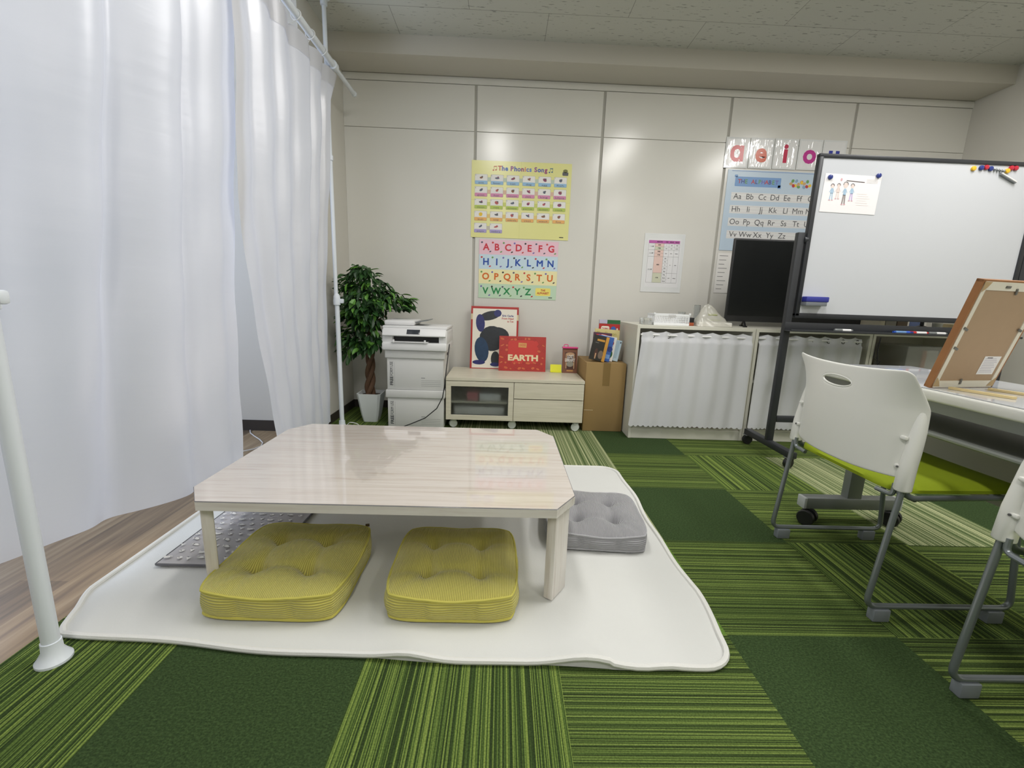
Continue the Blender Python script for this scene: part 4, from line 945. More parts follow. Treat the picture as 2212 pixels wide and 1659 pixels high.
# ------------------------------------------------------------------ low white shelf units with cafe curtains
shw = mat('ivory_laminate', srgb(218, 216, 204), .45); shin = mat('ivory_laminate_inside', srgb(190, 188, 176), .6)
lace = bpy.data.materials.new('thin_white_cafe_cloth'); lace.use_nodes = True; nt = lace.node_tree
for q_ in list(nt.nodes):
    if q_.type != 'OUTPUT_MATERIAL': nt.nodes.remove(q_)
out = [q_ for q_ in nt.nodes if q_.type == 'OUTPUT_MATERIAL'][0]
df = nt.nodes.new('ShaderNodeBsdfDiffuse'); df.inputs['Color'].default_value = (.80, .81, .84, 1); tr = nt.nodes.new('ShaderNodeBsdfTranslucent'); tr.inputs['Color'].default_value = (.8, .8, .84, 1)
m1 = nt.nodes.new('ShaderNodeMixShader'); m1.inputs[0].default_value = .25
nt.links.new(df.outputs[0], m1.inputs[1]); nt.links.new(tr.outputs[0], m1.inputs[2]); nt.links.new(m1.outputs[0], out.inputs['Surface'])
SY0, SY1, SH = 2.90, 3.35, .785
def shelf_unit(label, x0, x1, mid=True):
    t = thing('shelf_unit', label, 'shelf', ((x0+x1)/2, 3.12, 0), 0, 'low white shelf units along the wall')
    b_ = MB(); b_.box(x0, x1, SY0, SY1, SH-.022, SH, shw, .001, 1); b_.box(x0, x0+.02, SY0, SY1, .001, SH-.022, shw, .001, 1); b_.box(x1-.02, x1, SY0, SY1, .001, SH-.022, shw, .001, 1)
    b_.box(x0+.02, x1-.02, SY1-.012, SY1, .08, SH-.022, shin); b_.box(x0+.02, x1-.02, SY0+.01, SY1, .068, .082, shw); b_.build('carcass', t, smooth=False)
    MB().box(x0+.02, x1-.02, SY0+.002, SY0+.018, .001, .068, shw, .001, 1).build('plinth', t, smooth=False)
    if mid: MB().box(x0+.02, x1-.02, SY0+.04, SY1-.012, .41, .428, shw).build('shelf_board', t, smooth=False)
    return t
shelf_unit('low white shelf unit closed by a cafe curtain, right beside the tall cardboard box', .899, 1.700)
shelf_unit('low white shelf unit behind the whiteboard leg, second from the cardboard box', 1.704, 2.505)
shelf_unit('low white open shelf unit holding boxes, farthest right behind the whiteboard', 2.509, 3.31)
def cafe(label, x0, x1, seed, hem, xl, xr):
    t = thing('cafe_curtain', label, 'curtain', ((x0+x1)/2, 2.88, 0), 0, 'cafe curtains on the shelf units')
    rd = random.Random(seed); ph = [rd.uniform(0, 6.28) for _ in range(4)]; nf = 7
    def fn(a, v):
        xt = x0+(x1-x0)*a; xb = xl+(xr-xl)*a; x = xt+(xb-xt)*v
        f = math.sin(2*PI*nf*a*.9+ph[0]+v*.8)+.5*math.sin(2*PI*nf*a*.47+ph[1]-v)
        y = 2.905 - .010*f*(1-.45*v) - .030*v**.7 - (.012 if v > .08 else .0)
        z = .748 + (hem-.748)*v - .012*abs(math.cos(PI*nf*a))*(1-v)**6
        if v > .93: z += .010*(1-abs(math.sin(PI*23*a)))*((v-.93)/.07)
        y -= .008*math.exp(-((a-.15)/.05)**2-((v-.45)/.1)**2)
        return (x, y, z)
    cl_ = MB(); cl_.grid(fn, 184, 44, lace); cl_.build('cloth', t, angle=180, fixn=False)
    rb_ = MB().tube([(x0-.008, 2.908, .722), (x1-.001, 2.908, .718)], .006, WHITE, 10); rb_.build('rod', t)
    for k in range(nf):
        a = (k+.72)/nf; x = x0+(x1-x0)*a
        MB().tube([(x+.011*math.cos(q), 2.908+.003*math.sin(q), .716+.013*math.sin(q)) for q in [2*PI*j/14 for j in range(14)]], .0022, mat('dark_eyelet', srgb(70, 70, 66), .5), 6, closed=True).build('eyelet', t)
cafe('white cafe curtain with scalloped hem closing the first shelf unit', .935, 1.675, 2, .095, .882, 1.672)
cafe('white cafe curtain on the second shelf unit, half hidden by the whiteboard leg', 1.735, 2.44, 5, .098, 1.715, 2.40)
o_ = MB().box(1.30, 1.60, 2.95, 3.15, .083, .13, mat('red_folder', srgb(196, 60, 60), .4), .004).build('folder', origin=(1.45, 3.0, .083)); tag(o_, 'red folder peeking out under the hem of the first cafe curtain', 'folder')

# things on the shelf tops
T_ = SH+.0005
crt = thing('crate', 'small white folding crate with slotted sides on the first shelf unit', 'crate', (1.145, 3.0, T_))
cw = mat('crate_white', srgb(238, 240, 242), .4)
b_ = MB(); X0, X1, Ya, Yb, Hc = 1.025, 1.265, 2.955, 3.10, .078
b_.box(X0, X1, Ya, Yb, T_, T_+.004, cw)
for z in (T_+.002, T_+Hc-.016, ): b_.box(X0, X1, Ya-.001, Ya+.003, z, z+.014, cw); b_.box(X0, X1, Yb-.003, Yb+.001, z, z+.014, cw); b_.box(X0-.001, X0+.003, Ya, Yb, z, z+.014, cw); b_.box(X1-.003, X1+.001, Ya, Yb, z, z+.014, cw)
for k in range(21):
    x = X0+.002+k*(X1-X0-.006)/20; sh = .006*(1 if k < 10 else -1)
    b_.prism([(x, Ya, T_+.014), (x+.0035, Ya, T_+.014), (x+.0035+sh, Ya, T_+Hc-.014), (x+sh, Ya, T_+Hc-.014)], (0, .003, 0), cw); b_.box(x, x+.004, Yb-.003, Yb, T_+.012, T_+Hc-.012, cw)
for k in range(3): z = T_+.026+.013*k; b_.box(X0, X1, Ya+.0005, Ya+.0025, z, z+.0035, cw)
for k in range(9):
    y = Ya+k*(Yb-Ya-.004)/8; b_.box(X0, X0+.003, y, y+.005, T_+.012, T_+Hc-.012, cw); b_.box(X1-.003, X1, y, y+.005, T_+.012, T_+Hc-.012, cw)
for x in (X0, X1): b_.box(x-.006, x+.006, Ya-.003, Ya+.006, T_+Hc-.008, T_+Hc+.006, cw, .002)
b_.build('basket', crt)
MB().box(1.12, 1.17, Ya-.002, Ya+.001, T_+Hc-.022, T_+Hc-.004, mat('handle_grey', srgb(206, 206, 206), .5), .001).build('handle_tab', crt)
clr = mat('clear_plastic', srgb(235, 238, 238), .08, trans=.92, spec=.5)
tp = thing('tissue_pack', 'pack of tissues in crumpled clear plastic wrap, peaked top, on the first shelf unit', 'tissue pack', (1.455, 3.02, T_))
MB().box(1.335, 1.565, 2.96, 3.09, T_, T_+.03, mat('tissue_white', srgb(232, 230, 222), .8), .006).build('tissues', tp)
rq = random.Random(8)
def bag(a, v):
    an = a*2*PI; q = (1-v)**.62
    rx, ry = .128*q*(1+.03*math.sin(an*5+v*7)), .072*q*(1+.03*math.sin(an*3+v*9)); k_ = (abs(math.cos(an))**6+abs(math.sin(an))**6)**(-1/6) if v < .5 else 1+(((abs(math.cos(an))**6+abs(math.sin(an))**6)**(-1/6))-1)*(1-v)*1.2
    k_ = min(k_, 1.25)
    return (1.45+rx*k_*math.cos(an)-.04*v, 3.02+ry*k_*math.sin(an), T_+.001+.148*v**1.25+.004*math.sin(an*7+v*13)*min(1, v*6))
b_ = MB(); b_.grid(bag, 40, 14, mat('wrap_film', srgb(226, 224, 214), .22, alpha=.5, spec=.9), wrap=True); b_.build('wrapping', tp)
b_ = MB(); b_.obox((1.432, 2.984, T_+.083), (.062, .002, .02), mat('olive_print', srgb(160, 166, 104), .5), Matrix.Rotation(-.9, 3, 'X')); b_.obox((1.445, 2.972, T_+.045), (.09, .002, .009), MATS['olive_print'], Matrix.Rotation(-.6, 3, 'X')); b_.build('printed_label', tp)
gj = MB().lathe([(.020, 0), (.022, .004), (.022, .14), (.0215, .142), (.020, .14), (.020, .006), (.001, .006)], (1.40, 3.16, T_), clr, 20, caps=False).build('glass_vase', origin=(1.40, 3.16, T_)); tag(gj, 'clear glass cylinder vase behind the tissue pack', 'vase')
gj = MB().lathe([(.018, 0), (.02, .05), (.026, .09), (.025, .09), (.018, .05), (.001, .005)], (1.30, 3.18, T_), clr, 18, caps=False).build('drinking_glass', origin=(1.30, 3.18, T_)); tag(gj, 'small clear tumbler behind the white crate', 'glass')
b_ = MB(); b_.box(.955, 1.012, 2.95, 3.06, T_, T_+.045, clr, .004); o_ = b_.build('plastic_case', origin=(.98, 3.0, T_)); tag(o_, 'small clear plastic case at the left end of the shelf top beside the crate', 'case')
b_ = MB(); b_.box(1.275, 1.318, 3.0, 3.10, T_, T_+.022, mat('terracotta', srgb(170, 84, 50), .5), .002); b_.box(1.275, 1.318, 3.0, 3.10, T_+.022, T_+.055, BLACK, .002); o_ = b_.build('small_case', origin=(1.296, 3.05, T_)); tag(o_, 'small black and orange case between the white crate and the tissue pack', 'case')

# monitor on the shelf top
mo = thing('television', 'large black flat television standing on the white shelf behind the whiteboard', 'television', (2.09, 3.14, T_))
scrm = mat('dark_screen', srgb(24, 26, 26), .3); bez = mat('black_bezel', srgb(38, 39, 41), .45)
MB().box(1.59, 2.585, 3.12, 3.142, .822, 1.392, bez, .006).build('housing', mo)
MB().box(1.60, 2.575, 3.1175, 3.1205, .865, 1.380, scrm, .001, 1).build('screen', mo)
for x in (1.74, 2.40):
    b_ = MB(); b_.tube([(x, 3.14, .83), (x-.03, 3.06, T_+.006)], .007, BLACK, 8); b_.tube([(x, 3.14, .83), (x+.03, 3.22, T_+.006)], .007, BLACK, 8); b_.box(x-.04, x-.02, 3.05, 3.075, T_, T_+.01, BLACK); b_.box(x+.02, x+.04, 3.205, 3.23, T_, T_+.01, BLACK); b_.build('foot', mo)
def simple(name, label, cat, x0, x1, y0, y1, z0, z1, m, bev=.003, group=None):
    o_ = MB().box(x0, x1, y0, y1, z0, z1, m, bev).build(name, origin=((x0+x1)/2, (y0+y1)/2, z0)); return tag(o_, label, cat, group)
kfile = mat('cream_file', srgb(206, 198, 176), .6); kbr = mat('brown_album', srgb(112, 96, 80), .6); lgy = mat('grey_file', srgb(150, 146, 136), .6)
simple('file_box', 'cream file box on the shelf top right of the television', 'file box', 2.60, 2.64, 2.98, 3.2, T_, .905, kfile)
simple('file_box', 'grey file box next to the cream one on the shelf top', 'file box', 2.645, 2.72, 2.98, 3.2, T_, .905, lgy)
simple('file_box', 'brown album standing on the shelf top left of the black speaker', 'album', 2.725, 2.80, 2.98, 3.2, T_, .90, kbr)
sp = thing('web_camera', 'black dome shaped webcam on a stand, seen under the whiteboard edge', 'camera', (2.90, 2.98, T_))
MB().lathe([(.062, 0), (.062, .012), (.055, .03), (.035, .048), (.012, .056)], (2.90, 2.98, T_), BLACK, 24).build('base', sp)
MB().lathe([(.012, .05), (.010, .09), (.028, .095), (.028, .13), (.001, .132)], (2.90, 2.98, T_), BLACK, 20).build('head', sp)
bpp = mat('blue_pamphlet', srgb(130, 150, 204), .5)
simple('card', 'pale blue leaflet standing behind the black webcam, left side', 'leaflet', 2.84, 2.90, 3.10, 3.104, T_, .89, bpp, 0)
simple('card', 'pale blue leaflet standing behind the black webcam, right side', 'leaflet', 2.945, 3.03, 3.12, 3.124, T_, .885, bpp, 0)
o_ = MB().lathe([(.022, 0), (.030, .075), (.028, .075), (.020, .004)], (3.05, 3.02, T_), mat('frosted_cup', srgb(186, 186, 178), .4), 20).build('cup', origin=(3.05, 3.02, T_)); tag(o_, 'pale grey plastic cup on the shelf right of the webcam', 'cup')
o_ = MB().lathe([(.009, -.012), (.021, -.008), (.022, 0), (.021, .008), (.009, .012)], (3.11, 2.98, T_+.022), WHITE, 20, 'y').build('tape_roll', origin=(3.11, 2.98, T_)); tag(o_, 'small white roll of tape standing beside the plastic cup', 'tape')
simple('carton', 'long pale cardboard carton at the right end of the shelf top', 'box', 3.16, 3.34, 2.95, 3.15, T_, .855, mat('pale_carton', srgb(206, 190, 148), .7))
bin_ = thing('storage_bin', 'translucent plastic bin of papers on the open shelf under the tray', 'storage bin', (2.94, 3.06, .429))
MB().box(2.80, 3.06, 2.94, 3.2, .429, .70, mat('frosted_bin', srgb(200, 202, 198), .3, alpha=.45), .01).build('body', bin_)
b_ = MB(); b_.box(2.83, 2.92, 2.96, 3.18, .433, .68, lgy); b_.box(2.925, 2.955, 2.955, 3.18, .433, .67, mat('salmon_folder', srgb(206, 150, 118), .6)); b_.box(2.96, 3.04, 2.96, 3.18, .433, .67, PAPER); b_.build('papers', bin_)
simple('book_stack', 'short red and white booklets on the open shelf left of the bin', 'booklet', 2.60, 2.72, 2.96, 3.1, .4285, .50, mat('red_white_print', srgb(190, 140, 130), .5, var=.4, vscale=60))
cbm = MB(); cbm.tube([(2.545, 2.885, .755), (2.54, 2.885, .66), (2.56, 2.885, .56), (2.55, 2.89, .45), (2.53, 2.89, .2)], .004, BLACK, 6); cbm.tube([(2.53, 2.885, .72), (2.52, 2.885, .62), (2.57, 2.88, .59), (2.52, 2.885, .52), (2.545, 2.88, .40)], .003, BLACK, 6)
o_ = cbm.build('cable_bundle', origin=(2.54, 2.9, .2)); tag(o_, 'black cables hanging beside the second cafe curtain', 'cable')

# ------------------------------------------------------------------ mobile whiteboard
stl = mat('black_steel_tube', srgb(50, 52, 56), .42, .2); brd_w = mat('whiteboard_enamel', srgb(206, 209, 215), .16, spec=.5, coat=.25)
wbt = thing('whiteboard', 'large mobile whiteboard in a black frame on a castered stand, in front of the shelves', 'whiteboard', (2.39, 2.6, 0))
BX0, BX1, BZ0, BZ1, BY = 1.742, 3.048, .872, 1.782, 2.600
MB().box(BX0+.01, BX1-.01, BY+.002, BY+.016, BZ0+.01, BZ1-.01, brd_w).build('writing_surface', wbt, smooth=False)
b_ = MB(); ft = .030
b_.box(BX0, BX1, BY-.006, BY+.024, BZ1-ft*.7, BZ1, stl, .004); b_.box(BX0, BX1, BY-.006, BY+.024, BZ0, BZ0+ft, stl, .004); b_.box(BX0, BX0+ft*.85, BY-.006, BY+.024, BZ0+.01, BZ1-.01, stl, .004); b_.box(BX1-ft*.85, BX1, BY-.006, BY+.024, BZ0+.01, BZ1-.01, stl, .004)
b_.build('frame', wbt)
for sx, x in ((0, 1.712), (1, 3.078)):
    ps = MB().box(x-.02, x+.02, 2.60, 2.632, .095, 1.36, stl, .004).build('post', wbt)
    b_ = MB(); b_.lathe([(.020, 0), (.020, .02), (.012, .024)], (x+(.02 if not sx else -.044), 2.612, 1.32), stl, 16, 'x'); b_.build('pivot', ps)
    f_ = MB(); f_.box(x-.022, x+.022, 2.37, 2.86, .066, .104, stl, .004); ft_ = f_.build('foot', wbt)
    for y in (2.40, 2.84):
        caster(ft_, x-.004, y, .033, BLACK, .0665)
b_ = MB(); b_.box(1.735, 3.055, 2.604, 2.628, .222, .262, stl, .004); b_.build('crossbar', wbt)
b_ = MB(); b_.box(1.69, 3.09, 2.535, 2.60, .794, .800, stl, .001); b_.box(1.69, 3.09, 2.530, 2.536, .794, .806, stl, .002); b_.box(1.69, 3.09, 2.592, 2.60, .794, .846, stl, .001); b_.build('pen_tray', wbt)
# drawing paper, magnets, eraser, markers
FY = BY+.0012
t = thing('drawing', 'child drawing of four figures on white paper pinned to the whiteboard with two blue magnets', 'drawing', (1.955, FY, 1.476))
R = Matrix.Rotation(.02, 3, 'Y')
MB().obox((1.955, FY-.001, 1.575), (.325, .0008, .205), mat('drawing_paper', srgb(240, 238, 240), .6), R).build('sheet', t, smooth=False)
s_ = Sheet((1.79, FY-.0016, 1.478))
hair = mat('pencil_black', srgb(92, 82, 84), .6); skin = mat('pencil_peach', srgb(230, 214, 208), .6); lb2 = mat('pencil_blue', srgb(168, 196, 220), .6); prp2 = mat('pencil_violet', srgb(196, 176, 220), .6); gr2 = mat('pencil_grey', srgb(150, 140, 140), .6); pk2 = mat('pencil_pink', srgb(214, 170, 178), .6)
for k, (u, v, sc, body, legs) in enumerate([(.055, .115, .9, lb2, lb2), (.09, .12, .85, skin, skin), (.13, .115, 1.25, lb2, gr2), (.17, .118, .95, lb2, prp2)]):
    s_.ell(u, v+.022*sc, .010*sc, .011*sc, skin, 1); s_.line([(u-.011*sc, v+.024*sc), (u-.008*sc, v+.034*sc), (u, v+.037*sc), (u+.008*sc, v+.034*sc), (u+.011*sc, v+.024*sc)], .003, hair, 2)
    s_.poly([(u-.006, v+.010), (u+.006, v+.010), (u+.009, v-.020*sc), (u-.009, v-.020*sc)], body, 1); s_.line([(u-.006, v+.004), (u-.014, v-.012)], .003, body, 1); s_.line([(u+.006, v+.004), (u+.014, v-.012)], .003, body, 1)
    s_.line([(u-.004, v-.018*sc), (u-.007, v-.058*sc)], .006*sc, legs, 1); s_.line([(u+.004, v-.018*sc), (u+.007, v-.058*sc)], .006*sc, legs, 1); s_.rect(u-.013, v-.062*sc, u-.003, v-.057*sc, pk2, 2); s_.rect(u+.003, v-.062*sc, u+.013, v-.057*sc, pk2, 2)
s_.line([(.13, .168), (.235, .162)], .004, hair, 2)
for k in range(6): s_.line([(.20+.006*(k % 2), .10-.012*k), (.26+.01*(k % 3), .099-.012*k)], .0012, skin, 1)
for k in range(4): s_.line([(.245, .178-.006*k), (.31, .177-.006*k)], .0012, mat('pencil_light', srgb(200, 196, 196), .6), 1)
s_.ell(.10, .172, .006, .008, pk2, 1); s_.build('pencil_figures', t, smooth=False, fixn=False)
def magnet(x, z, m, name, yo=0., group='round magnets along the top of the whiteboard'):
    o_ = MB().lathe([(.0125, 0), (.0135, -.004), (.012, -.010), (.008, -.012)], (x, BY+.002-yo, z), m, 18, 'y').build('magnet', origin=(x, BY, z)); return tag(o_, name, 'magnet', group)
mb_ = mat('magnet_blue', srgb(40, 56, 130), .3); mr_ = mat('magnet_red', srgb(190, 40, 60), .3); my_ = mat('magnet_yellow', srgb(236, 190, 50), .3)
magnet(1.821, 1.660, mb_, 'blue round magnet on the upper left corner of the pinned drawing', .0015, None); magnet(2.097, 1.678, mb_, 'blue round magnet on the upper right corner of the pinned drawing', .0015, None)
magnet(2.634, 1.737, my_, 'yellow round magnet, leftmost of the magnets along the top of the whiteboard')
magnet(2.678, 1.742, mb_, 'blue round magnet directly right of the leftmost yellow one')
magnet(2.706, 1.746, mr_, 'red round magnet between two blue ones at the top of the whiteboard')
magnet(2.733, 1.740, mb_, 'blue round magnet right of the first red one at the top of the whiteboard')
for k in range(4):
    o_ = MB().lathe([(.006, 0), (.006, -.012), (.004, -.014)], (2.757+.017*k, BY+.002, 1.736-.002*k), GREYM, 12, 'y').build('magnet', origin=(2.757+.017*k, BY, 1.736)); tag(o_, '%s from the left of the four tiny grey pin magnets on the whiteboard' % ('first', 'second', 'third', 'fourth')[k], 'magnet', 'tiny grey pin magnets')
magnet(2.832, 1.732, my_, 'yellow round magnet at the right, after the tiny grey pin magnets')
magnet(2.851, 1.748, mr_, 'red round magnet just above the right-hand yellow one'); magnet(2.877, 1.748, mr_, 'red round magnet nearest the right edge of the picture')
b_ = MB(); b_.obox((2.842, BY-.006, 1.694), (.110, .014, .013), GREYM, Matrix.Rotation(.42, 3, 'Y'), .003); b_.obox((2.842, BY-.0125, 1.696), (.108, .002, .006), WHITE, Matrix.Rotation(.42, 3, 'Y')); o_ = b_.build('magnetic_bar', origin=(2.842, BY, 1.694)); tag(o_, 'slanting grey and white magnetic bar near the top of the whiteboard', 'magnet')
er = thing('whiteboard_eraser', 'blue whiteboard eraser stuck to the lower left of the board', 'eraser', (1.835, BY-.02, .955))
MB().box(1.7695, 1.905, BY-.045, BY+.0015, .968, .999, mat('eraser_blue', srgb(52, 58, 150), .45), .005).build('body', er); MB().box(1.772, 1.897, BY-.043, BY+.0015, .946, .968, mat('felt_grey', srgb(120, 124, 130), .9), .002).build('felt_pad', er)
def marker(x, L, capm, bodym, label, rot=0., y=2.566, capleft=True):
    t = thing('marker', label, 'marker', (x, y, .8005), rot, 'markers on the whiteboard tray'); r0 = .0085; sg = -1 if capleft else 1
    MB().lathe([(r0, -L/2), (r0, L/2)], (0, 0, r0), bodym, 14, 'x').build('barrel', t, local=True)
    c_ = MB(); a, b2_ = (-L/2-.045, -L/2) if capleft else (L/2, L/2+.045)
    c_.lathe([(r0*.8, a), (r0*1.06, a+.006), (r0*1.06, b2_-.002), (r0*.95, b2_)], (0, 0, r0), capm, 14, 'x'); c_.build('cap', t, local=True)
    e_ = MB(); e_.lathe([(r0*.9, 0), (r0*.7, .012)], (L/2 if capleft else -L/2-.012, 0, r0), capm, 12, 'x'); e_.build('end_plug', t, local=True)
clg = mat('grey_cap', srgb(120, 124, 124), .35)
marker(2.045, .052, clg, WHITE, 'short white marker with grey cap lying alone toward the left of the tray')
marker(2.375, .062, mat('marker_blue', srgb(50, 90, 190), .35), mat('marker_body_blue', srgb(110, 150, 200), .4), 'marker with blue cap on the tray, left of the red one', 0, 2.566, False)
marker(2.50, .062, mat('marker_red', srgb(206, 50, 50), .35), WHITE, 'white marker with red cap on the tray, beside the blue one')
marker(2.62, .055, clg, WHITE, 'white marker with grey cap, rightmost on the tray')

# ------------------------------------------------------------------ desk at the right
desk_top = mat('desk_white_top', srgb(226, 226, 224), .3); edg = mat('desk_white_edge', srgb(214, 214, 208), .4); film2 = mat('clear_desk_mat', srgb(206, 210, 216), .08, coat=.5); gsteel = mat('desk_grey_steel', srgb(142, 146, 144), .4, .3); mesh_d = mat('desk_dark_shelf', srgb(120, 122, 116), .6); modp = mat('modesty_grey', srgb(176, 174, 160), .6)
dk_ = thing('desk', 'white topped training desk with grey T legs on black casters, at the right edge', 'desk', (1.55, .9, 0))
DX0, DX1, DY0, DY1 = 1.310, 1.775, .05, 1.835
b_ = MB(); b_.box(DX0, DX1, DY0, DY1, .662, .697, edg, .008, 3); b_.build('tabletop', dk_)
MB().box(DX0+.006, DX1-.006, DY0+.006, DY1-.006, .6975, .6993, film2).build('clear_mat', dk_)
b_ = MB(); b_.box(DX0+.035, DX0+.06, DY0+.06, DY1-.06, .625, .662, gsteel); b_.box(DX1-.06, DX1-.035, DY0+.06, DY1-.06, .625, .662, gsteel); b_.build('apron', dk_)
b_ = MB(); b_.box(DX0+.06, DX1-.08, DY0+.12, DY1-.12, .545, .556, mesh_d, .002); b_.build('under_shelf', dk_)
b_ = MB().tube(bend([(DX0+.10, DY1-.11, .60), (DX0+.052, DY1-.11, .553), (DX0+.052, DY0+.1, .553), (DX0+.10, DY0+.1, .60)], .02), .009, gsteel, 10); b_.build('shelf_rail', dk_)
b_ = MB(); b_.box(DX1-.022, DX1-.012, DY0+.08, DY1-.07, .27, .56, modp, .002); b_.build('modesty_panel', dk_)
for y in (DY1-.065, DY0+.12):
    b_ = MB(); b_.box(1.535, 1.600, y-.02, y+.02, .108, .63, gsteel, .004); b_.box(1.535, 1.60, y-.02, y+.02, .60, .66, gsteel); lg = b_.build('leg', dk_)
    b_ = MB(); b_.box(1.357, 1.775, y-.024, y+.024, .064, .115, gsteel, .004); b_.box(1.345, 1.359, y-.024, y+.024, .064, .115, mat('light_grey_cap', srgb(196, 200, 200), .4), .004); b_.box(1.773, 1.787, y-.024, y+.024, .063, .115, MATS['light_grey_cap'], .004); b_.build('foot_beam', lg)
    for x in (1.368, 1.745):
        for dy in (-.014, .014):
            c_ = MB(); c_.lathe([(.012, -.011), (.031, -.011), (.034, -.005), (.034, .005), (.031, .011), (.012, .011)], (0, 0, .034), BLACK, 24, 'y')
            c_.bm.transform(Matrix.Translation((x+dy*1.2-.006, y-.03+dy*.9, 0)) @ Matrix.Rotation(-.9, 4, 'Z')); c_.build('caster', lg)
# table easel seen from behind
ez = thing('framed_board', 'framed board in a brown wood frame seen from its fibreboard back, propped on the desk', 'board', (1.45, 1.28, .6995))
O = Vector((1.325, 1.300, .7005)); Uu = Vector((.232, .045, 0)).normalized(); Vv = Vector((0.0, -.075, .325)); hE = Vv.length; Vv.normalize(); Vv = (Vv - Uu*Vv.dot(Uu)).normalized(); Nn = Uu.cross(Vv)
if Nn.y > 0: Nn = -Nn
wE = .262; R = Matrix((Uu, -Nn, Vv)).transposed(); ctr = lambda u, v, n_: O+Uu*u+Vv*v+Nn*n_
brw = mat('warm_brown_wood', srgb(156, 106, 62), .5, var=.12, vscale=30); creamw = mat('cream_frame_back', srgb(226, 220, 202), .55); fib = mat('fibreboard_back', srgb(172, 146, 116), .8, var=.04, vscale=30); kr2 = mat('kraft_paper_corner', srgb(186, 160, 118), .8)
b_ = MB()
for (u, v, a, c_) in ((wE/2, .0045, wE, .009), (wE/2, hE-.0045, wE, .009), (.0045, hE/2, .009, hE), (wE-.0045, hE/2, .009, hE)): b_.obox(ctr(u, v, -.004), (a, .018, c_), brw, R, .001, 1)
b_.build('wood_frame', ez, smooth=False)
b_ = MB()
for (u, v, a, c_) in ((wE/2, .013, wE-.02, .022), (wE/2, hE-.017, wE-.02, .024), (.016, hE/2, .014, hE-.02), (wE-.016, hE/2, .014, hE-.02)): b_.obox(ctr(u, v, .0035), (a, .006, c_), creamw, R)
b_.build('back_rail', ez, smooth=False)
MB().obox(ctr(wE/2, hE/2, .0015), (wE-.04, .005, hE-.04), fib, R).build('back_panel', ez, smooth=False)
s_ = Sheet(ctr(0, 0, .0068), Uu, Vv, Nn)
for (a, b2_, c_, d_) in ((0, 0, 1, 1), (wE, 0, -1, 1), (0, hE, 1, -1), (wE, hE, -1, -1)): s_.poly([(a+c_*.006, b2_+d_*.006), (a+c_*.034, b2_+d_*.006), (a+c_*.024, b2_+d_*.022), (a+c_*.010, b2_+d_*.036)], kr2, 1)
s_.build('paper_corner', ez, smooth=False, fixn=False)
s_ = Sheet(ctr(0, 0, .0042), Uu, Vv, Nn); s_.rect(wE-.10, .045, wE-.032, .105, PAPER, 1)
for k in range(9): s_.rect(wE-.095, .052+.0055*k, wE-.040-.004*(k % 3), .0534+.0055*k, mat('tiny_print', srgb(180, 172, 190), .6), 2)
s_.rect(wE-.088, .099, wE-.066, .1015, hair, 2); s_.build('sticker', ez, smooth=False, fixn=False)
clipm = mat('clip_grey', srgb(120, 118, 112), .4, .5)
for (u, v, rt) in ((.022, .13, .4), (.022, .19, .4), (wE-.024, .19, .3), (.11, .022, 1.4), (wE/2+.01, hE-.03, 1.3), (wE-.024, .255, .3), (wE/2-.03, hE-.018, 0)):
    MB().obox(ctr(u, v, .008), (.018, .003, .007), clipm, R @ Matrix.Rotation(rt, 3, 'Y'), .001).build('turn_clip', ez)
ey = mat('pale_wood_stick', srgb(226, 204, 150), .55)
for (x0_, x1_) in ((1.375, 1.42), (1.50, 1.55)):
    b_ = MB(); b_.prism([(x0_, 1.285, .6998), (x0_+.012, 1.287, .6998), (x1_+.012, 1.150, .6998), (x1_, 1.148, .6998)], (0, 0, .007), ey); b_.build('prop_leg', ez, smooth=False)

